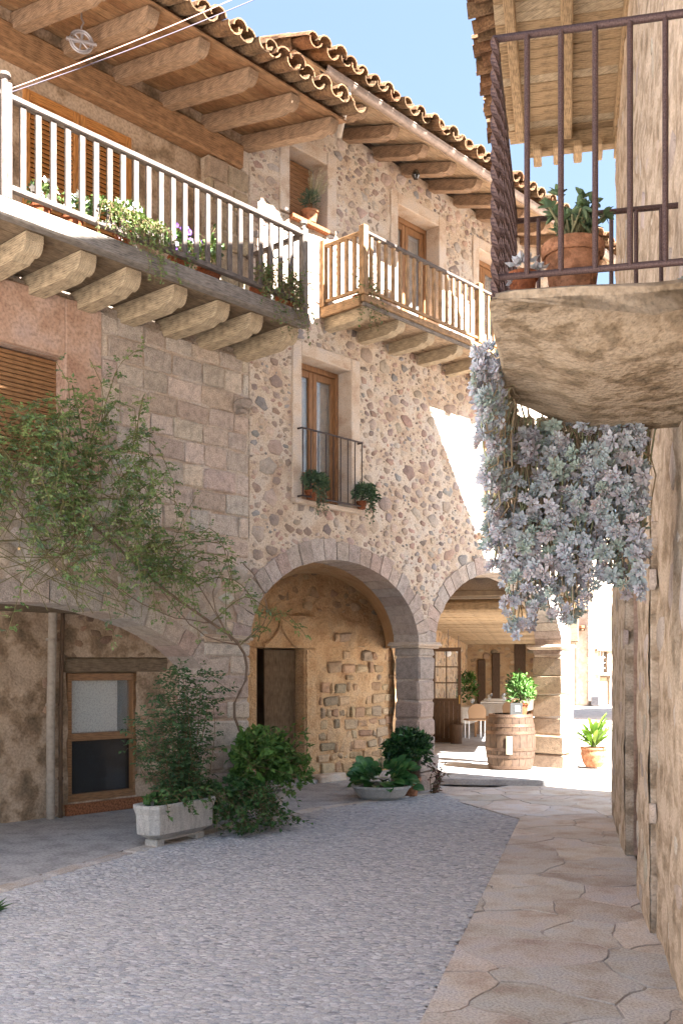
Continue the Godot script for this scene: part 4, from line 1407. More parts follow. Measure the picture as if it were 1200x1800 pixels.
# ---------- the houses down the street ----------
func make_far() -> void:
	var D := thing("corner_house", "sunlit pale rubble house down the street with barred window over a plank door", "house")
	var ind := func(p: Vector2) -> bool: return not ((p.x > 47.55 and p.x < 48.6 and p.y > 1.7 and p.y < 2.8) or (p.x > 47.7 and p.x < 48.9 and p.y < 1.45))
	var w := part(D, "wall", skin(ind, 46.5, 56.0, .0, 9.0, .15, -16.27, .05, 61), M.mortar)
	rubble(w, ind, 46.6, 52.0, .2, 7.0, [[200, .1, .2], [500, .06, .1]], pal_rubble, -16.27, .04, 120)
	var core := MB.new()
	core.box(46.5, 56, 0, 9, -30, -16.7)
	core.box(46.5, 47.5, 0, 9, -16.7, -16.3)
	core.box(49.0, 56, 0, 9, -16.7, -16.3)
	core.box(47.5, 49.0, 2.85, 9, -16.7, -16.3)
	part(D, "wall_core", core, M.mortar)
	boxpart(D, "lintel", M.wood_old_x, 47.2, 49.1, 2.8, 2.92, -16.4, -16.1, .01)
	boxpart(D, "sill", M.frame_stone, 47.2, 49.3, 1.56, 1.68, -16.4, -16.05, .01)
	var win := group_node(D, "window")
	boxpart(win, "room_wall", M.room, 47.5, 48.65, 1.68, 2.8, -16.6, -16.55)
	for k in 3: boxpart(win, "bar", M.white_paint, 47.75 + k * .3, 47.79 + k * .3, 1.7, 2.8, -16.42, -16.38)
	for k in 3: boxpart(win, "bar", M.white_paint, 47.55, 48.6, 1.9 + k * .28, 1.94 + k * .28, -16.43, -16.39)
	for k in 5: boxpart(D, "door_board", M.wood_joist_y, 47.72 + k * .236, 47.94 + k * .236, .02, 1.44, -16.5, -16.42)
	var cn := group_node(D, "quoins")
	ashlar(cn, func(p): return true, 46.42, 46.95, .0, 8.8, .3, .5, .3, .53, [Color(.42, .32, .24), Color(.38, .3, .24)], -16.2, .02)
	boxpart(D, "canopy", M.brick_sill, 46.1, 46.6, 3.95, 4.1, -19.5, -16.4, .02)
	boxpart(D, "canopy_beam", M.wood_dark_z, 46.2, 46.55, 3.83, 3.94, -19.5, -16.45, .02)
	boxpart(D, "buttress", M.frame_stone, 46.0, 46.5, .0, 3.83, -17.4, -17.0, .04)
	for e in [[46.6, .9, -15.7, "short grey stone block at the corner of the sunlit far house"], [50.6, 1.6, -15.4, "long grey stone block right of the far plank door"]]:
		var t := MB.new()
		t.cbox(Transform3D(), Vector3(e[1], .5, .5), .05, .02, rng)
		var o := thing("stone_bench", e[3], "bench", Vector3(e[0], .25, e[2]), 0, "stone blocks by the far house")
		t.col = Color(.25, .25, .26)
		t.c.fill(Color(.24, .24, .26))
		part(o, "block", t, M.block)
	var E := thing("roofed_house", "tall plain house on the sunny side shading the far end of the street", "house")
	var eb := MB.new()
	eb.box(33.5, 44.0, -.05, 9.4, -4.0, 5.0)
	part(E, "wall", eb, M.plaster)
	var er := MB.new()
	er.box(33.2, 44.3, 9.4, 9.6, -4.5, 5.3)
	part(E, "roof", er, M.tile_b)
	for k in 3: boxpart(E, "window", M.dark_glass, 35.5 + k * 3.0, 36.5 + k * 3.0, 5.0, 6.6, -4.03, -3.9)
	boxpart(E, "door", M.wood_dark_y, 38.3, 39.5, 0, 2.3, -4.05, -3.9)

# ---------- plants ----------
var GREEN := [Color(.10, .18, .055), Color(.075, .14, .045), Color(.13, .21, .07), Color(.065, .115, .045), Color(.155, .22, .075)]
var ROSE := [Color(.16, .23, .08), Color(.125, .195, .07), Color(.20, .27, .10), Color(.145, .21, .115), Color(.25, .29, .12)]
var DEEP := [Color(.055, .125, .04), Color(.075, .155, .05), Color(.045, .095, .035), Color(.09, .18, .055)]
var GREYG := [Color(.10, .14, .09), Color(.075, .115, .075), Color(.13, .165, .11)]

func clump(mb: MB, c: Vector3, r: Vector3, clumps: int, per: int, l: float, w: float, pal: Array, droop := .3) -> void:
	for i in clumps:
		var d := rdir()
		if d.y < -.5: d.y = -d.y
		var p := c + d * r * pow(rng.randf(), .33)
		var out := (d + Vector3.UP * .5).normalized()
		var base := vary(pick(pal), .12)
		for k in per:
			var e := (out + rdir() * .9 + Vector3.DOWN * droop * rng.randf()).normalized()
			mb.col = vary(base, .16)
			var s := rr(.7, 1.2)
			mb.leaf(p + rdir() * l * .6, e, (out + rdir() * .4).normalized(), l * s, w * s)

# a shoot: stem along points with leaves (compound when five) on both sides
func shoot(lm: MB, sm: MB, pts: Array, r: float, gap: float, l: float, w: float, pal: Array, leaflets := 1, stem_col := Color(.16, .11, .06)) -> void:
	sm.col = stem_col
	var rad := []
	for i in pts.size(): rad.append(lerpf(r, r * .4, i / float(pts.size())))
	sm.tube(pts, rad, 5, false)
	var s := 1.0
	for i in pts.size() - 1:
		var a: Vector3 = pts[i]
		var b: Vector3 = pts[i + 1]
		var d := (b - a).normalized()
		var steps: int = max(1, int(a.distance_to(b) / gap))
		for k in steps:
			var p := a.lerp(b, (k + rng.randf()) / steps)
			s = -s
			var side := (d.cross(Vector3.UP if abs(d.y) < .8 else Vector3(.3, 0, 1)) * s + rdir() * .8 + Vector3(0, .1, .35)).normalized()
			var base := vary(pick(pal), .15)
			if leaflets == 1:
				lm.col = base
				lm.leaf(p, (side + d * .3).normalized(), (Vector3.UP + rdir() * .6).normalized(), l * rr(.7, 1.2), w * rr(.8, 1.1))
			else:
				var ax := (side + d * .2).normalized()
				for q in leaflets:
					lm.col = vary(base, .12)
					var at := p + ax * l * (.4 + .5 * int((q + 1) / 2))
					var dd := ax if q == 0 else (ax * .5 + ax.cross(Vector3.UP).normalized() * (1 if q % 2 == 0 else -1)).normalized()
					if q == 0: at = p + ax * l * (.4 + .5 * ((leaflets + 1) / 2))
					lm.leaf(at, (dd + Vector3.DOWN * .25).normalized(), (Vector3.UP + rdir() * .5).normalized(), l * rr(.75, 1.1), w * rr(.85, 1.1))

func curve(pts: Array, n: int, wob := 0.0) -> Array:
	var c := Curve3D.new()
	for i in pts.size():
		var t: Vector3 = (pts[min(i + 1, pts.size() - 1)] - pts[max(i - 1, 0)]) * .2
		c.add_point(pts[i], -t, t)
	var out := []
	for i in n + 1: out.append(c.sample_baked(c.get_baked_length() * i / n) + rdir() * wob)
	return out

func pot(parent: Node, m: Material, r: float, h: float, called := "pot", round := false) -> void:
	var mb := MB.new()
	if round: mb.lathe(Vector3.ZERO, [Vector2(.001, 0), Vector2(r * .62, 0), Vector2(r * .85, h * .25), Vector2(r, h * .62), Vector2(r * .97, h * .86), Vector2(r * 1.05, h * .9), Vector2(r * 1.05, h), Vector2(r * .92, h), Vector2(r * .9, h * .88)], 24)
	else: mb.lathe(Vector3.ZERO, [Vector2(.001, 0), Vector2(r * .7, 0), Vector2(r * .93, h * .8), Vector2(r * 1.03, h * .8), Vector2(r * 1.07, h * .83), Vector2(r * 1.08, h * .98), Vector2(r * 1.05, h), Vector2(r * .95, h), Vector2(r * .93, h * .86)], 22)
	part(parent, called, mb, m)
	var so := MB.new()
	so.lathe(Vector3.ZERO, [Vector2(r * .94, h * .87), Vector2(.001, h * .9)], 16)
	part(parent, "soil", so, M.soil)

func finish(o: Node, lm: MB, sm: MB, pm: MB = null, m: Material = null) -> void:
	if sm and sm.v.size(): part(o, "stems", sm, M.stem)
	if lm and lm.v.size(): part(o, "foliage", lm, m if m else M.leaf)
	if pm and pm.v.size(): part(o, "flowers", pm, M.petal).set_meta("kind", "stuff")

func blossoms(mb: MB, c: Vector3, r: Vector3, n: int, size: float, cols: Array) -> void:
	for i in n:
		var d := rdir()
		d.z = abs(d.z)
		var p := c + d * r
		var f := (Vector3(.1, .3, 1) + rdir() * .6).normalized()
		var u := f.cross(Vector3.UP).normalized()
		var w := f.cross(u)
		mb.col = vary(pick(cols), .1)
		for k in 5:
			var a := TAU * k / 5
			mb.leaf(p, (u * cos(a) + w * sin(a) + f * .25).normalized(), f, size, size * .9, .1)

func make_rose() -> void:
	var R := thing("climbing_rose", "large climbing rose arching over the first arcade pier and house wall", "climbing plant", Vector3.ZERO)
	var lm := MB.new()
	var sm := MB.new()
	var wood := Color(.19, .135, .10)
	# trunk up the pier and the long arms over the arch
	sm.col = wood
	sm.tube(curve([Vector3(7.95, .35, .3), Vector3(7.86, .8, .16), Vector3(7.65, 1.3, .07), Vector3(7.86, 1.7, .08), Vector3(7.72, 2.05, .1), Vector3(7.3, 2.3, .08), Vector3(6.6, 2.65, .1), Vector3(5.9, 3.1, .12), Vector3(5.2, 3.5, .15)], 30), [.022, .02, .018, .016], 7)
	for a in [[Vector3(7.72, 2.05, .1), Vector3(7.2, 2.15, .1), Vector3(6.7, 2.5, .12), Vector3(6.3, 3.0, .12)], [Vector3(7.8, 2.1, .1), Vector3(8.1, 2.35, .14), Vector3(8.05, 2.75, .1), Vector3(7.8, 3.0, .06)], [Vector3(7.3, 2.3, .1), Vector3(7.0, 2.3, .14), Vector3(6.4, 2.4, .2), Vector3(5.8, 2.7, .2)], [Vector3(6.6, 2.65, .1), Vector3(6.9, 3.1, .1), Vector3(7.4, 3.2, .1)], [Vector3(7.5, 2.2, .1), Vector3(7.1, 2.7, .1), Vector3(6.5, 2.95, .12)], [Vector3(7.6, 2.1, .1), Vector3(7.3, 2.55, .12), Vector3(7.5, 2.95, .1)]]:
		sm.col = wood
		sm.tube(curve(a, 14, .008), [.011, .009, .006], 5)
	# shoots with leaves to the right of the mass
	for a in [[Vector3(7.3, 2.3, .1), Vector3(7.7, 2.6, .2), Vector3(8.0, 2.45, .3), Vector3(8.33, 2.25, .4)], [Vector3(6.6, 2.8, .12), Vector3(7.1, 3.05, .2), Vector3(7.6, 2.95, .2)], [Vector3(6.5, 2.7, .12), Vector3(6.9, 3.5, .2), Vector3(7.0, 3.65, .2)], [Vector3(6.4, 3.0, .12), Vector3(6.8, 3.15, .25), Vector3(7.25, 3.2, .2)], [Vector3(7.1, 2.7, .1), Vector3(7.5, 2.8, .2), Vector3(7.85, 2.5, .25), Vector3(7.9, 2.2, .25)], [Vector3(7.72, 2.05, .1), Vector3(7.95, 2.3, .2), Vector3(7.75, 2.65, .2)], [Vector3(5.6, 3.5, .2), Vector3(5.75, 4.3, .3), Vector3(5.95, 4.85, .3), Vector3(6.25, 5.05, .3)], [Vector3(5.3, 3.6, .2), Vector3(5.35, 4.3, .35), Vector3(5.15, 4.65, .4)], [Vector3(5.5, 3.6, .2), Vector3(5.65, 4.1, .3), Vector3(5.9, 4.45, .3)], [Vector3(5.5, 3.6, .2), Vector3(5.7, 4.4, .35), Vector3(5.5, 4.75, .4)], [Vector3(7.9, 2.1, .2), Vector3(8.2, 2.45, .3), Vector3(8.45, 2.15, .45)]]:
		shoot(lm, sm, curve(a, 10, .012), .007, .055, .048, .034, ROSE, 5, Color(.17, .15, .07))
	# the hanging mass
	for i in 66:
		var s := Vector3(4.0 + 2.15 * pow(rng.randf(), 1.3), rr(2.95, 4.15), rr(.1, .3))
		var top := s + Vector3(rr(-.35, .35), rr(.05, .5), rr(.15, .5))
		var down := s + Vector3(rr(-.4, .55), rr(-1.15, -.1), rr(.15, .5))
		if s.x > 5.9: down.y = max(down.y, 2.45)
		shoot(lm, sm, curve([s, top, (top + down) / 2 + Vector3(0, .12, .12), down], 8, .015), .0055, .045, .046, .032, ROSE, 5, Color(.17, .15, .07))
	for i in 34:
		var s := Vector3(rr(5.8, 7.1), rr(2.7, 3.3), rr(.1, .22))
		shoot(lm, sm, curve([s, s + Vector3(rr(-.1, .3), rr(-.1, .2), .2), s + Vector3(rr(-.1, .45), rr(-.7, -.1), rr(.1, .3))], 7, .015), .005, .05, .046, .032, ROSE, 5, Color(.17, .15, .07))
	for i in 46: sm.tube(curve([Vector3(rr(4.2, 6.0), rr(3.2, 3.9), .3), Vector3(rr(4.2, 6.0), rr(2.9, 3.5), .4), Vector3(rr(4.2, 6.2), rr(2.3, 2.9), .3)], 6, .02), [.004], 4, false)
	var pm := MB.new()
	blossoms(pm, Vector3(5.3, 3.2, .5), Vector3(1.0, .6, .15), 20, .016, [Color(.6, .42, .22), Color(.6, .5, .35)])
	finish(R, lm, sm, pm)

func make_street_plants() -> void:
	# stone trough with ivy and a jasmine climbing before the window
	var t := thing("stone_trough", "pale octagonal stone trough planter spilling ivy beside the pier", "planter", Vector3(6.3, .03, .72), deg_to_rad(10), "")
	var tb := MB.new()
	var prof := [[.0, .36, .07], [.02, .36, .07], [.08, .46, .15], [.27, .47, .155], [.33, .49, .17], [.36, .49, .17], [.36, .45, .13], [.3, .44, .12]]
	for i in prof.size() - 1:
		var ra := []
		for e in [prof[i], prof[i + 1]]:
			var q := []
			var c := .07
			for s in [[1, -1, 0], [1, 1, 0], [1, 1, 1], [-1, 1, 1], [-1, 1, 0], [-1, -1, 0], [-1, -1, 1], [1, -1, 1]]:
				q.append(Vector3(s[0] * (e[1] - (c if s[2] else 0.0)), e[0] + .07, s[1] * (e[2] - (0.0 if s[2] else c))))
			ra.append(q)
		for k in 8: tb.quad(ra[0][(k + 1) % 8], ra[0][k], ra[1][k], ra[1][(k + 1) % 8])
	for sx in [-1, 1]: tb.box(sx * .3 - .06, sx * .3 + .06, 0, .09, -.08, .08, .01)
	part(t, "trough", tb, M.trough)
	boxpart(t, "soil", M.soil, -.44, .44, .33, .375, -.12, .12)
	var iv := thing("ivy", "dark ivy trailing over the trough and down to the cobbles", "ivy", Vector3.ZERO)
	var lm := MB.new()
	var sm := MB.new()
	for i in 60:
		var s := Vector3(rr(5.95, 7.6), rr(.42, .5), rr(.5, .74))
		var e := s + Vector3(rr(-.15, .3), 0, rr(.1, .4))
		e.y = rr(.05, .4) if s.x > 6.75 else rr(.3, .5)
		shoot(lm, sm, curve([s, s.lerp(e, .5) + Vector3(0, .12, .05), e], 6, .01), .004, .035, .055, .05, DEEP)
	clump(lm, Vector3(7.1, .36, .6), Vector3(.5, .26, .22), 80, 14, .055, .05, DEEP)
	for i in 40:
		var s := Vector3(rr(6.8, 7.7), rr(.3, .5), rr(.6, .75))
		shoot(lm, sm, curve([s, s + Vector3(rr(-.1, .1), -.1, .15), Vector3(s.x + rr(-.2, .3), .08, rr(.85, 1.1))], 6, .01), .004, .03, .055, .05, DEEP)
	clump(lm, Vector3(6.3, .45, .66), Vector3(.4, .1, .12), 30, 12, .05, .045, DEEP)
	finish(iv, lm, sm)
	var jm := thing("jasmine", "loose jasmine climbing from the trough in front of the arcade window", "climbing plant", Vector3.ZERO)
	lm = MB.new()
	sm = MB.new()
	for i in 58:
		var s := Vector3(rr(6.2, 6.75), .42, rr(.5, .7))
		var tp := Vector3(rr(5.8, 6.95), rr(.8, 1.85), rr(.3, .65))
		if tp.y > 1.5: tp.x = rr(6.3, 6.95)
		shoot(lm, sm, curve([s, s.lerp(tp, .5) + Vector3(rr(-.1, .1), 0, rr(0, .1)), tp, tp + Vector3(rr(-.22, .22), rr(-.18, .05), rr(0, .15))], 8, .012), .004, .04, .055, .034, [Color(.07, .13, .055), Color(.055, .11, .05), Color(.09, .155, .065)], 3)
	finish(jm, lm, sm)
	# leafy bush in a stone pot by the pier
	var bp := thing("leafy_bush", "rounded bright green leafy bush in a stone pot beside the pier", "shrub", Vector3(7.86, .06, .44))
	pot(bp, M.trough, .17, .34)
	lm = MB.new()
	sm = MB.new()
	sm.col = Color(.12, .14, .05)
	for i in 24: sm.tube(curve([Vector3(rr(-.08, .08), .28, rr(-.08, .08)), Vector3(rr(-.35, .35), .7, rr(-.25, .25))], 4), [.006, .003], 4, false)
	for i in 26: shoot(lm, sm, curve([Vector3(rr(-.2, .1), .6, rr(-.1, .15)), Vector3(rr(-.5, .4), rr(.6, 1.0), rr(.0, .3)), Vector3(rr(-.75, .55), rr(.45, 1.15), rr(.05, .4))], 6, .01), .004, .05, .09, .05, [Color(.11, .2, .05), Color(.08, .16, .04), Color(.15, .24, .07)])
	clump(lm, Vector3(.15, .5, .1), Vector3(.3, .26, .25), 70, 8, .085, .05, [Color(.08, .165, .04), Color(.11, .2, .055)], .8)
	clump(lm, Vector3(-.14, .68, 0), Vector3(.36, .34, .3), 150, 9, .095, .055, [Color(.09, .185, .04), Color(.07, .15, .035), Color(.12, .225, .055)], .7)
	finish(bp, lm, sm)
	# bowl of bergenia and a round clipped shrub before the second pier
	var bw := thing("bergenia_bowl", "stone bowl of broad glossy bergenia leaves at the foot of the second pier", "potted plant", Vector3(10.25, .0, .1))
	var bm := MB.new()
	bm.lathe(Vector3.ZERO, [Vector2(.001, 0), Vector2(.2, 0), Vector2(.32, .1), Vector2(.38, .2), Vector2(.40, .21), Vector2(.40, .24), Vector2(.36, .24), Vector2(.34, .2)], 24)
	part(bw, "bowl", bm, M.trough)
	var so := MB.new()
	so.lathe(Vector3.ZERO, [Vector2(.36, .2), Vector2(.001, .22)], 16)
	part(bw, "soil", so, M.soil)
	for i in 130:
		var a := rr(0, TAU)
		var up := rr(-.15, 1.6)
		var d := Vector3(cos(a), up, sin(a)).normalized()
		var mb := MB.new()
		mb.col = vary(pick([Color(.05, .14, .045), Color(.065, .17, .05), Color(.085, .20, .06), Color(.04, .11, .035)]), .15)
		var p := Vector3(cos(a) * rr(.0, .24), rr(.24, .32), sin(a) * rr(.0, .24)) + d * rr(.08, .28)
		mb.broad(p, d, (Vector3(-.5, 1.0, .5) - d * .3).normalized(), rr(.12, .18), rr(.11, .16), rr(.1, .4))
		part(bw, "leaf", mb, M.gloss_leaf)
	var sh := thing("round_shrub", "dense ball-shaped dark green shrub in a pot against the second pier", "shrub", Vector3(10.75, .0, .16))
	pot(sh, M.terracotta_old, .17, .3)
	lm = MB.new()
	sm = MB.new()
	clump(lm, Vector3(.0, .66, 0), Vector3(.30, .27, .30), 200, 9, .085, .045, [Color(.03, .085, .028), Color(.045, .12, .032), Color(.025, .06, .022)], .6)
	sm.col = Color(.1, .08, .05)
	for i in 12: sm.tube([Vector3(rr(-.06, .06), .25, rr(-.06, .06)), Vector3(rr(-.2, .2), .6, rr(-.2, .2))], [.008, .004], 5, false)
	finish(sh, lm, sm, null, M.gloss_leaf)
	var rd := thing("red_leaf_plant", "small straggly plant with dark red leaves at the pier base", "plant", Vector3(11.2, .0, .26))
	lm = MB.new()
	sm = MB.new()
	for i in 16: shoot(lm, sm, curve([Vector3(rr(-.08, .08), .0, 0), Vector3(rr(-.12, .12), .25, rr(0, .1)), Vector3(rr(-.2, .2), rr(.25, .5), rr(0, .2))], 5, .01), .005, .05, .06, .045, [Color(.09, .045, .035), Color(.06, .075, .03), Color(.12, .05, .05)])
	finish(rd, lm, sm)
	# fern leaves poking in beside the camera-side kerb
	var fe := thing("kerb_weed", "small green weed growing at the kerb of the cobbles", "plant", Vector3(3.62, .0, 2.0))
	lm = MB.new()
	for i in 16:
		lm.col = vary(Color(.06, .13, .04), .2)
		var a := rr(0, TAU)
		lm.leaf(Vector3(0, .02, 0), Vector3(cos(a), rr(.3, 1.1), sin(a)).normalized(), Vector3.UP, rr(.1, .2), .035)
	finish(fe, lm, null)
	# sunlit potted lily plant
	var sp := thing("potted_plant", "terracotta pot of bright long-leaved plant standing in the sunlit street", "potted plant", Vector3(16.7, .0, -.2))
	pot(sp, M.terracotta_old, .235, .36, "pot", true)
	for i in 46:
		var a := rr(0, TAU)
		var d := Vector3(cos(a), rr(.5, 2.2), sin(a)).normalized()
		var mb := MB.new()
		mb.col = vary(pick([Color(.16, .27, .05), Color(.11, .21, .04), Color(.22, .31, .07)]), .15)
		mb.broad(Vector3(cos(a) * .06, rr(.34, .62), sin(a) * .06), d, (Vector3.UP - d * .5).normalized(), rr(.32, .5), rr(.07, .11), rr(.15, .5))
		part(sp, "leaf", mb, M.leaf)
	var stm := MB.new()
	stm.col = Color(.12, .15, .05)
	for i in 8: stm.tube([Vector3(rr(-.05, .05), .3, rr(-.05, .05)), Vector3(rr(-.1, .1), .75, rr(-.1, .1))], [.012, .006], 5, false)
	part(sp, "stems", stm, M.stem)

func flower_pot(label: String, at: Vector3, r: float, h: float, m: Material, kind: String, group := "flower pots on the grey balcony") -> void:
	var o := thing("flower_pot", label, "flower pot", at, 0.0, group)
	pot(o, m, r, h)
	var lm := MB.new()
	var sm := MB.new()
	var pm := MB.new()
	var c := Vector3(0, h + .1, .02)
	if kind == "petunia":
		clump(lm, c, Vector3(.13, .09, .1), 24, 9, .05, .03, GREEN)
		blossoms(pm, c + Vector3(0, .03, .04), Vector3(.13, .1, .06), 16, .036, [Color(.8, .8, .78)])
	elif kind == "trail":
		clump(lm, c, Vector3(.42, .17, .12), 110, 9, .055, .034, ROSE)
		for i in 70:
			var s := Vector3(rr(-.34, .36), h + .08, .05)
			var e := s + Vector3(rr(-.12, .25), rr(-.6, -.05) * (1.0 if s.x > .1 else .6), rr(.08, .26))
			shoot(lm, sm, curve([s, s + Vector3(rr(-.05, .05), .05, .14), e], 6, .01), .003, .03, .042, .028, [Color(.15, .21, .07), Color(.12, .17, .06), Color(.19, .24, .10)])
		blossoms(pm, c + Vector3(0, -.05, .08), Vector3(.28, .2, .08), 26, .022, [Color(.7, .55, .58), Color(.75, .72, .68)])
	elif kind == "pansy":
		clump(lm, c, Vector3(.26, .14, .1), 60, 9, .045, .026, GREEN)
		for i in 8: shoot(lm, sm, curve([Vector3(rr(-.1, .1), h, .06), Vector3(rr(-.1, .1), h + .02, .16), Vector3(rr(-.1, .1), h - rr(.1, .35), .18)], 5), .003, .04, .04, .026, GREEN)
		blossoms(pm, c + Vector3(0, .06, .04), Vector3(.25, .14, .07), 26, .028, [Color(.16, .07, .34), Color(.28, .14, .45), Color(.5, .4, .62), Color(.1, .04, .2)])
	elif kind == "geranium":
		clump(lm, c + Vector3(0, .05, 0), Vector3(.15, .16, .12), 40, 9, .045, .04, ROSE)
		for i in 8: shoot(lm, sm, curve([Vector3(rr(-.06, .06), h, 0), Vector3(rr(-.08, .08), h + .3, 0), Vector3(rr(-.16, .16), h + rr(.3, .55), 0)], 5), .003, .06, .05, .03, GREEN)
	elif kind == "straggly":
		for i in 40:
			var s := Vector3(rr(-.1, .1), h + .02, .03)
			shoot(lm, sm, curve([s, s + Vector3(rr(-.1, .1), rr(.05, .2), .1), s + Vector3(rr(-.28, .28), rr(-.55, .3), rr(.05, .28))], 6, .012), .003, .038, .042, .03, [Color(.12, .16, .06), Color(.17, .16, .08), Color(.09, .14, .05)])
	elif kind == "lavender":
		clump(lm, c, Vector3(.13, .1, .1), 30, 9, .07, .012, GREYG, -.5)
		for i in 40:
			var d := Vector3(rr(-.4, .8), rr(.5, 1.1), rr(-.1, .6)).normalized()
			var e := c + d * rr(.2, .38)
			sm.col = Color(.3, .28, .16)
			sm.tube([c, e], [.002], 4, false)
			lm.col = vary(Color(.42, .36, .26), .15)
			for k in 5: lm.leaf(e + d * k * .012, (d + rdir() * .5).normalized(), rdir(), .022, .012)
	elif kind == "mound":
		clump(lm, c + Vector3(0, -.02, .03), Vector3(.2, .12, .13), 70, 10, .055, .028, [Color(.075, .125, .07), Color(.10, .155, .085), Color(.055, .095, .055)], .5)
		for i in 16: shoot(lm, sm, curve([Vector3(rr(-.1, .1), h, .1), Vector3(rr(-.12, .12), h - .05, .16), Vector3(rr(-.14, .14), h - rr(.1, .34), .14)], 5), .003, .03, .045, .026, [Color(.085, .135, .08)])
	finish(o, lm, sm, pm)

func make_balcony_plants() -> void:
	flower_pot("terracotta pot of white petunias behind the grey railing near the shutter", Vector3(4.78, 5.7, .74), .09, .16, M.terracotta, "petunia")
	flower_pot("second terracotta pot of white petunias behind the grey railing", Vector3(5.1, 5.7, .74), .1, .16, M.terracotta, "petunia")
	flower_pot("trough pot of trailing pink and green plant spilling over the grey balcony beam", Vector3(5.62, 5.72, .8), .1, .17, M.terracotta, "trail")
	flower_pot("pot of purple pansies behind the grey balcony railing", Vector3(6.3, 5.7, .78), .11, .16, M.terracotta, "pansy")
	flower_pot("terracotta pot with tall geranium next to the purple pansies", Vector3(6.72, 5.7, .74), .13, .18, M.terracotta, "geranium")
	flower_pot("pot with dry pale straggly plant hanging through the grey railing", Vector3(7.35, 5.7, .82), .1, .15, M.terracotta, "straggly")
	flower_pot("terracotta pot with green trailing plant at the grey balcony corner post", Vector3(7.74, 5.7, .82), .12, .17, M.terracotta, "straggly")
	flower_pot("pot of lavender on the brick sill of the shuttered window", Vector3(8.98, 7.33, .0), .11, .15, M.terracotta_old, "lavender", "")
	flower_pot("grey-green mounded plant on the left end of the french window sill", Vector3(8.95, 3.87, .06), .08, .12, M.terracotta, "mound", "")
	flower_pot("smaller grey-green plant on the right end of the french window sill", Vector3(9.88, 3.87, .08), .07, .1, M.terracotta, "mound", "")
	flower_pot("thin trailing plant in a pot in the corner of the honey wood balcony", Vector3(9.36, 6.25, .5), .09, .15, M.terracotta, "straggly", "")

func rosette(sd: int, tint: Color) -> ArrayMesh:
	var g := RandomNumberGenerator.new()
	g.seed = sd
	var mb := MB.new()
	var idx := 0
	for e in [[6, .05, .05, .25], [6, .042, .042, .75], [4, .028, .03, 1.6]]:
		for k in e[0]:
			var a: float = TAU * (k + .5 * idx + g.randf_range(-.12, .12)) / e[0]
			var d := Vector3(cos(a), e[3], sin(a)).normalized()
			var f := g.randf_range(.85, 1.12)
			mb.col = Color(tint.r * f, tint.g * f, tint.b * f)
			var l: float = e[1] * g.randf_range(.85, 1.15)
			var w: float = e[2] * .52
			var s := d.cross(Vector3.UP).normalized()
			var u := s.cross(d).normalized()
			var p := d * .006
			var m := p + d * l * .62
			var tip := p + d * l + u * l * .06
			var ca := m + s * w * .5 + u * .004
			var cb := m - s * w * .5 + u * .004
			var bt := m - u * .009
			mb.tri(p, ca, tip); mb.tri(p, tip, cb); mb.tri(p, bt, ca); mb.tri(ca, bt, tip); mb.tri(p, cb, bt); mb.tri(cb, tip, bt)
		idx += 1
	return mb.mesh()

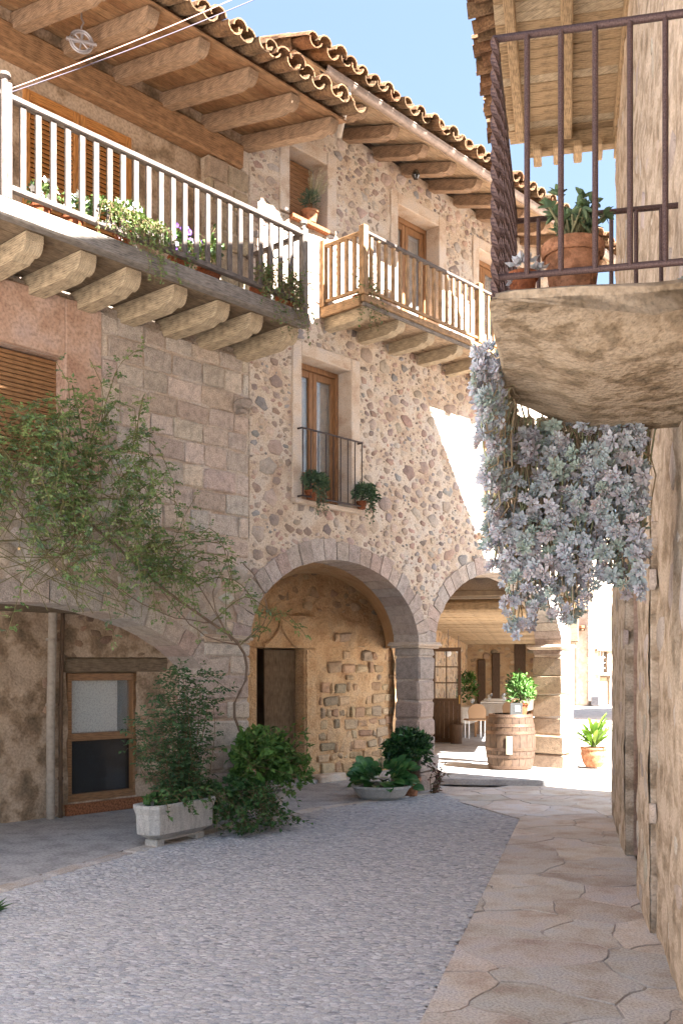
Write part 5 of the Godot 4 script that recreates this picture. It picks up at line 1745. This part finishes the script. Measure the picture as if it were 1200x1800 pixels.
func make_succulent() -> void:
	var S := thing("trailing_succulent", "huge blue-grey trailing succulent hanging from the stone balcony", "succulent", Vector3(7.56, 0, 5.09), TURN_C)
	var kinds := []
	for i in 6: kinds.append(rosette(100 + i, [Color(.36, .39, .43), Color(.41, .43, .46), Color(.32, .37, .38), Color(.41, .41, .45), Color(.31, .37, .33), Color(.40, .375, .39)][i]))
	var sm := MB.new()
	var spots := []
	# over the far end of the slab
	for i in 620:
		var n := rr(.22, .98)
		var low := 2.0 + .22 * smoothstep(.75, .4, n) + .05 * sin(n * 19.0) - .02
		var y := lerpf(3.1, low, pow(rng.randf(), .92))
		spots.append([Vector3(-2.76 + rr(-.1, .18) + .02 * (3.0 - y), y, -n), Vector3(-.95, .2, -.15)])
	# over the front edge
	for i in 240:
		var x := rr(-3.5, -2.5)
		var low := lerpf(3.05, 2.3, smoothstep(-3.5, -2.6, x))
		spots.append([Vector3(x, rr(low, 3.32), -rr(.93, 1.06)), Vector3(-.5, .3, -.8)])
	for i in 20: spots.append([Vector3(rr(-4.2, -2.75), rr(3.27, 3.36), -rr(.1, .85)), Vector3(-.3, .9, -.2)])
	var n2 := 0
	var extra := MB.new()
	for e in spots:
		var up: Vector3 = (e[1] + rdir() * .55).normalized()
		var sx := up.cross(rdir()).normalized()
		var s := rr(.65, 1.2) if e[0].y > 2.25 else rr(.45, .85)
		var tr := Transform3D(Basis(sx, up, sx.cross(up)) * Basis.from_scale(Vector3.ONE * s), e[0])
		if n2 < 300: part(S, "rosette", kinds[n2 % 6], M.succulent, tr)
		else:
			var am: Array = kinds[n2 % 6].surface_get_arrays(0)
			for q in am[0].size():
				extra.v.append(tr * am[0][q])
				extra.n.append((tr.basis * am[1][q]).normalized())
				extra.c.append(am[3][q])
		n2 += 1
		# its own stem up to the slab edge
		sm.col = vary(pick([Color(.38, .31, .21), Color(.32, .25, .17), Color(.34, .37, .22)]), .15)
		var root := Vector3(-2.66, 3.15, clampf(e[0].z, -.9, -.1) + rr(-.1, .1))
		if e[0].z < -.96 and e[0].x < -2.7: root = Vector3(e[0].x + rr(-.15, .15), 3.22, -.9)
		if e[0].y < 3.24 and rng.randf() < .5: sm.tube(curve([root, Vector3(lerpf(root.x, e[0].x, .4) + .05, (root.y + e[0].y) / 2 + rr(0, .15), lerpf(root.z, e[0].z, .7) + rr(-.08, .08)), e[0] - up * .05, e[0]], 6, .012), [.0065, .0045], 4, false)
	for i in 80:
		var n := rr(.2, 1.05)
		sm.col = vary(pick([Color(.36, .29, .20), Color(.28, .22, .15), Color(.40, .33, .22)]), .2)
		var y1 := rr(2.2, 2.9)
		sm.tube(curve([Vector3(-2.66, 3.15, -min(n, .9)), Vector3(-2.6 + rr(-.05, .12), (3.2 + y1) / 2, -n + rr(-.1, .1)), Vector3(-2.5 + rr(-.05, .12), y1, -n + rr(-.08, .08))], 6, .015), [.006, .004], 4, false)
	sm.col = Color(.44, .33, .16)
	sm.tube(curve([Vector3(-2.9, 3.2, -.95), Vector3(-2.75, 2.95, -1.05), Vector3(-2.72, 2.7, -1.0), Vector3(-2.72, 2.5, -.98), Vector3(-2.68, 2.36, -.88)], 14), [.012, .01, .006], 6)
	part(S, "stems", sm, M.stem)
	var ex := part(S, "rosettes", extra, M.succulent)
	ex.set_meta("kind", "stuff")
	# terracotta pot with jade plant on the slab
	var P := thing("jade_plant", "weathered terracotta pot of leafy jade plant on the stone balcony", "potted plant", S.transform * Vector3(-4.06, 3.25, -.6))
	pot(P, M.terracotta_old, .12, .27)
	var lm := MB.new()
	var st := MB.new()
	for i in 26:
		var d := Vector3(rr(-1, 1), rr(.8, 1.6), rr(-1, 1)).normalized()
		st.col = Color(.16, .15, .08)
		var e := Vector3(0, .25, 0) + d * rr(.1, .22)
		st.tube([Vector3(rr(-.04, .04), .22, rr(-.04, .04)), e], [.008, .005], 5, false)
		for k in 11:
			lm.col = vary(pick([Color(.11, .165, .085), Color(.09, .14, .08), Color(.145, .20, .11)]), .15)
			lm.broad(e, (d * .6 + rdir()).normalized(), (Vector3.UP + rdir() * .3).normalized(), rr(.04, .06), .026, .1)
	finish(P, lm, st)
	var Q := thing("agave_pot", "small terracotta pot of pale star-shaped succulent at the twisted iron corner", "potted plant", S.transform * Vector3(-4.16, 3.25, -.8))
	pot(Q, M.terracotta, .06, .13)
	for e in [[Vector3(.0, .17, .0), 1.4], [Vector3(.05, .15, .04), 1.0]]:
		part(Q, "rosette", kinds[1], M.succulent, Transform3D(Basis(Vector3(0, 0, 1), .3).scaled(Vector3.ONE * e[1]), e[0]))
	for i in 7:
		var at := Vector3(rr(-3.9, -2.9), 3.26, -rr(.05, .7))
		var W := thing("rosette_succulent", "small blue-grey rosette succulent growing up along the stone balcony rail", "succulent", S.transform * at, 0, "rosettes standing along the balcony rail")
		var sg := MB.new()
		sg.col = Color(.2, .18, .12)
		var h := rr(.05, .26)
		sg.tube([Vector3.ZERO, Vector3(rr(-.02, .02), h, 0)], [.008], 5)
		part(W, "stem", sg, M.stem)
		part(W, "rosette", kinds[i % 6], M.succulent, Transform3D(Basis().scaled(Vector3.ONE * rr(1.1, 1.6)), Vector3(0, h, 0)))

# ---------- furniture and small things ----------
func make_objects() -> void:
	# wine barrel
	var b := thing("wine_barrel", "old oak wine barrel with iron hoops and a paper tag by the corner pier", "barrel", Vector3(14.52, .1, -.6))
	var H := .93
	var rad := func(t: float) -> float: return .36 + .065 * sin(PI * t)
	var ns := 20
	for k in ns:
		var mb := MB.new()
		var a0 := TAU * k / ns + .008
		var a1 := TAU * (k + 1) / ns - .008
		for i in 8:
			var t0 := i / 8.0
			var t1 := (i + 1) / 8.0
			var r0: float = rad.call(t0)
			var r1: float = rad.call(t1)
			var n0 := Vector3(cos(a0), 0, sin(a0))
			var n1 := Vector3(cos(a1), 0, sin(a1))
			mb.quadn(n1 * r0 + Vector3(0, t0 * H, 0), n0 * r0 + Vector3(0, t0 * H, 0), n0 * r1 + Vector3(0, t1 * H, 0), n1 * r1 + Vector3(0, t1 * H, 0), n1, n0, n0, n1)
			mb.quad(n0 * r0 + Vector3(0, t0 * H, 0), n0 * (r0 - .03) + Vector3(0, t0 * H, 0), n0 * (r1 - .03) + Vector3(0, t1 * H, 0), n0 * r1 + Vector3(0, t1 * H, 0))
			mb.quad(n1 * (r0 - .03) + Vector3(0, t0 * H, 0), n1 * r0 + Vector3(0, t0 * H, 0), n1 * r1 + Vector3(0, t1 * H, 0), n1 * (r1 - .03) + Vector3(0, t1 * H, 0))
		part(b, "stave", mb, M.barrel_x if rng.randf() < .6 else M.barrel_b)
	for y in [0.02, .2, .32, .6, .72, .88]:
		var mb := MB.new()
		var r: float = rad.call(y / H) + .006
		mb.lathe(Vector3.ZERO, [Vector2(r - .008, y), Vector2(r, y), Vector2(rad.call((y + .05) / H) + .006, y + .05), Vector2(rad.call((y + .05) / H) - .004, y + .05)], 32)
		part(b, "hoop", mb, M.hoop)
	var hd := MB.new()
	hd.lathe(Vector3.ZERO, [Vector2(.37, H - .03), Vector2(.001, H - .028)], 24)
	part(b, "head", hd, M.barrel_b)
	var tagm := MB.new()
	var ta := deg_to_rad(150.0)
	tagm.cbox(Transform3D(Basis(Vector3.UP, -ta + PI / 2), Vector3(cos(ta), 0, sin(ta)) * .438 + Vector3(0, .42, 0)), Vector3(.1, .3, .012), .005)
	part(b, "tag", tagm, M.paper)
	var bp := thing("barrel_plant", "terracotta pot with green leafy plant standing on the wine barrel", "potted plant", Vector3(14.76, 1.01, -.54))
	pot(bp, M.terracotta, .13, .2)
	var lm := MB.new()
	var sm := MB.new()
	clump(lm, Vector3(0, .4, 0), Vector3(.16, .24, .15), 50, 8, .11, .05, [Color(.10, .21, .05), Color(.07, .15, .04), Color(.13, .25, .06)], .3)
	sm.col = Color(.1, .1, .05)
	for i in 9: sm.tube([Vector3(rr(-.05, .05), .18, 0), Vector3(rr(-.15, .15), .5, rr(-.1, .1))], [.007, .004], 5, false)
	finish(bp, lm, sm)
	var ms := thing("menu_holder", "small tilted black and white menu stand on the wine barrel", "menu", Vector3(14.42, 1.01, -.42), deg_to_rad(-60))
	var mm := MB.new()
	mm.cbox(Transform3D(Basis(Vector3.RIGHT, -.5), Vector3(0, .1, 0)), Vector3(.2, .24, .012), .003)
	part(ms, "board", mm, M.black_paint)
	var mw := MB.new()
	mw.cbox(Transform3D(Basis(Vector3.RIGHT, -.5), Vector3(.02, .11, .01)), Vector3(.08, .1, .006), .002)
	part(ms, "sheet", mw, M.white_paint)
	boxpart(ms, "foot", M.black_paint, -.08, .08, 0, .015, -.1, .04)
	# dining tables, chairs, bin and glasses in the porch
	var Hh := Transform3D(Basis(Vector3.UP, TURN_H), Vector3(13.15, .095, -2.0))
	var tabs := [[9.2, .62, "cloth-covered dining table nearest the glazed door in the porch"], [11.6, 1.4, "second cloth-covered dining table along the porch wall"], [13.9, 1.3, "third cloth-covered dining table further down the porch"], [16.4, 1.3, "fourth cloth-covered dining table far down the porch"], [17.6, 2.1, "small cloth-covered table on the open side of the porch"]]
	var gnames := ["dining table nearest the glazed door", "second dining table along the porch wall", "third dining table down the porch", "fourth dining table far down the porch", "small table on the porch's open side"]
	for e in tabs:
		var t := thing("dining_table", e[2], "table", Hh * Vector3(e[0], 0, e[1]), TURN_H, "dining tables in the porch")
		for sx in [-.5, .5]:
			for sz in [-.32, .32]: boxpart(t, "leg", M.wood_door_y, sx - .03, sx + .03, 0, .71, sz - .03, sz + .03)
		boxpart(t, "tabletop", M.wood_door_x, -.6, .6, .71, .74, -.4, .4)
		var c := thing("tablecloth", "pale linen cloth draped over the " + gnames[tabs.find(e)], "tablecloth", Hh * Vector3(e[0], 0, e[1]), TURN_H, "tablecloths in the porch")
		var cm := MB.new()
		cm.quad(Vector3(-.63, .748, .43), Vector3(.63, .748, .43), Vector3(.63, .748, -.43), Vector3(-.63, .748, -.43))
		var rim := []
		for k in 48:
			var s := k / 48.0 * 4.0
			var q := int(s)
			var f := s - q
			var p: Vector2 = [Vector2(-.63, -.43), Vector2(.63, -.43), Vector2(.63, .43), Vector2(-.63, .43)][q].lerp([Vector2(.63, -.43), Vector2(.63, .43), Vector2(-.63, .43), Vector2(-.63, -.43)][q], f)
			rim.append(p)
		for k in 48:
			var p: Vector2 = rim[k]
			var q: Vector2 = rim[(k + 1) % 48]
			var fa := .03 + .025 * sin(k * 1.7)
			var fb := .03 + .025 * sin(((k + 1) % 48) * 1.7)
			cm.q4(Vector3(p.x, .748, p.y), Vector3(q.x, .748, q.y), Vector3(q.x * (1 + fb), .38 + .05 * sin(k * .6), q.y * (1 + fb)), Vector3(p.x * (1 + fa), .38 + .05 * sin((k - 1) * .6), p.y * (1 + fa)), Vector3(0, .5, 0))
		part(c, "cloth", cm, M.cloth)
		for k in 5:
			var gl := thing("wine_glass", "clear stemmed wine glass on the " + gnames[tabs.find(e)], "glass", Hh * Vector3(e[0] - .45 + k * .22, .655 + .1, e[1] + (-.2 if k % 2 else .22)), 0, "wine glasses on the dining tables")
			var gm := MB.new()
			gm.lathe(Vector3.ZERO, [Vector2(.032, .0), Vector2(.005, .006), Vector2(.004, .08), Vector2(.025, .1), Vector2(.035, .13), Vector2(.03, .18)], 10)
			part(gl, "glass", gm, M.glass)
	var chairs := [[8.1, .95, "wicker-backed white-legged chair beside the first dining table", .3], [10.9, 1.75, "wicker-backed white-legged chair at the second dining table", .2], [13.2, 1.9, "wicker-backed white-legged chair at the third dining table", .1]]
	for e in chairs:
		var ch := thing("porch_chair", e[2], "chair", Hh * Vector3(e[0], 0, e[1]), TURN_H + PI + e[3], "wicker chairs in the porch")
		for q in [[-.2, -.2], [.2, -.2], [-.2, .2], [.2, .2]]: boxpart(ch, "leg", M.white_paint, q[0] - .015, q[0] + .015, 0, .44, q[1] - .015, q[1] + .015)
		boxpart(ch, "seat", M.wicker, -.23, .23, .44, .48, -.23, .23, .015)
		var bk := MB.new()
		var arc := PackedVector2Array()
		for k in 13: arc.append(Vector2(.23 * cos(PI * k / 12.0), .66 + .2 * sin(PI * k / 12.0)))
		arc.append(Vector2(-.21, .5))
		arc.append(Vector2(.21, .5))
		bk.extrude(arc, -.01, .015, Transform3D(Basis(Vector3.UP, -PI / 2), Vector3(.22, 0, 0)))
		part(ch, "backrest", bk, M.wicker)
	var bn := thing("waste_bin", "dark brown cylindrical bin at the foot of the glazed door", "bin", Hh * Vector3(6.2, 0, .62))
	var bm := MB.new()
	bm.lathe(Vector3.ZERO, [Vector2(.001, 0), Vector2(.13, 0), Vector2(.15, .44), Vector2(.14, .44), Vector2(.13, .1)], 18)
	part(bn, "bin", bm, M.wood_dark_y)
	for e in [[15.5, .35, 1.5, "tall green house plant against the porch wall"], [20.5, 1.9, 1.4, "dark bushy plant at the far end of the porch"]]:
		var pl := thing("house_plant", e[3], "potted plant", Hh * Vector3(e[0], 0, e[1]))
		pot(pl, M.terracotta, .18, .35)
		var l2 := MB.new()
		clump(l2, Vector3(0, 1.0, 0), Vector3(.35, .6, .3), 50, 8, .16, .07, [Color(.09, .19, .04), Color(.05, .11, .03)] if e[0] < 18 else DEEP)
		finish(pl, l2, null)
	# glass baubles hanging along the porch wall
	for e in [[8.0, 2.1, "white glass bauble hanging just behind the glazed door"], [12.0, 2.25, "white glass bauble hanging over the second dining table"]]:
		var ob := thing("hanging_bauble", e[2], "ornament", Hh * Vector3(e[0], e[1], .3), 0, "hanging baubles in the porch")
		var om := MB.new()
		om.lathe(Vector3.ZERO, [Vector2(.001, -.09), Vector2(.06, -.06), Vector2(.085, 0), Vector2(.06, .06), Vector2(.001, .09)], 14)
		part(ob, "globe", om, M.white_paint)
		var oc := MB.new()
		oc.tube([Vector3(0, .08, 0), Vector3(0, .66, 0)], [.006], 5)
		part(ob, "cord", oc, M.cable)
	# iron pulley wheel hung from the rafters of the balcony house
	var pu := thing("pulley", "iron spoked pulley wheel hanging from the eaves over the grey balcony", "pulley", Vector3(5.28, 7.6, .62), deg_to_rad(-25))
	var pw := MB.new()
	for rr2 in [.105, .085]:
		var ring := []
		for k in 25: ring.append(Vector3(cos(TAU * k / 24) * rr2, sin(TAU * k / 24) * rr2, 0))
		pw.tube(ring, [.01], 6, false)
	part(pu, "wheel", pw, M.steel)
	for k in 3:
		var sp := MB.new()
		var an: float = TAU * k / 6 + .3
		sp.tube([Vector3(cos(an), sin(an), 0) * -.09, Vector3(cos(an), sin(an), 0) * .09], [.008], 6)
		part(pu, "spoke", sp, M.steel)
	var ph := MB.new()
	ph.cbox(Transform3D(), Vector3(.28, .025, .04), .006)
	ph.tube([Vector3(0, 0, .0), Vector3(0, .14, 0), Vector3(.02, .18, 0), Vector3(0, .22, 0), Vector3(0, .27, 0)], [.009], 6)
	part(pu, "hook", ph, M.steel)
	# two lines from the balcony post across the street
	for e in [[Vector3(4.36, 6.63, .95), Vector3(8.24, 9.6, 3.3), "pinkish clothes line stretched from the balcony post over the street"], [Vector3(4.36, 6.6, .95), Vector3(8.6, 9.75, 3.2), "second line strung from the balcony post across the street"]]:
		var ln := thing("overhead_line", e[2], "line", Vector3.ZERO, 0, "lines over the street")
		var lp := []
		for k in 25:
			var t := k / 24.0
			lp.append(e[0].lerp(e[1], t) + Vector3(0, -.12 * 4 * t * (1 - t), 0))
		var q := MB.new()
		q.tube(lp, [.0045], 5)
		part(ln, "cable", q, M.cord if e[2].begins_with("pink") else M.cable)
	# painted plate hung by the shutters
	var pt := thing("wall_plate", "round painted plate hung beside the orange shutters", "plate", Vector3(4.72, 6.15, -.1))
	var pm := MB.new()
	pm.lathe(Vector3.ZERO, [Vector2(.001, .0), Vector2(.09, .0), Vector2(.13, .02), Vector2(.125, .03), Vector2(.001, .02)], 20)
	part(pt, "plate", pm, M.dusk_blue, Transform3D(Basis(Vector3.RIGHT, PI / 2), Vector3.ZERO))

func _ready() -> void:
	rng.seed = 20240611
	set_view()
	make_materials()
	print("materials ", Time.get_ticks_msec())
	make_ground()
	print("ground ", Time.get_ticks_msec())
	make_house_a()
	print("a ", Time.get_ticks_msec())
	make_house_b()
	print("b ", Time.get_ticks_msec())
	make_house_c()
	make_far()
	print("c ", Time.get_ticks_msec())
	make_rose()
	make_street_plants()
	make_balcony_plants()
	make_succulent()
	make_objects()
	print("all ", Time.get_ticks_msec())
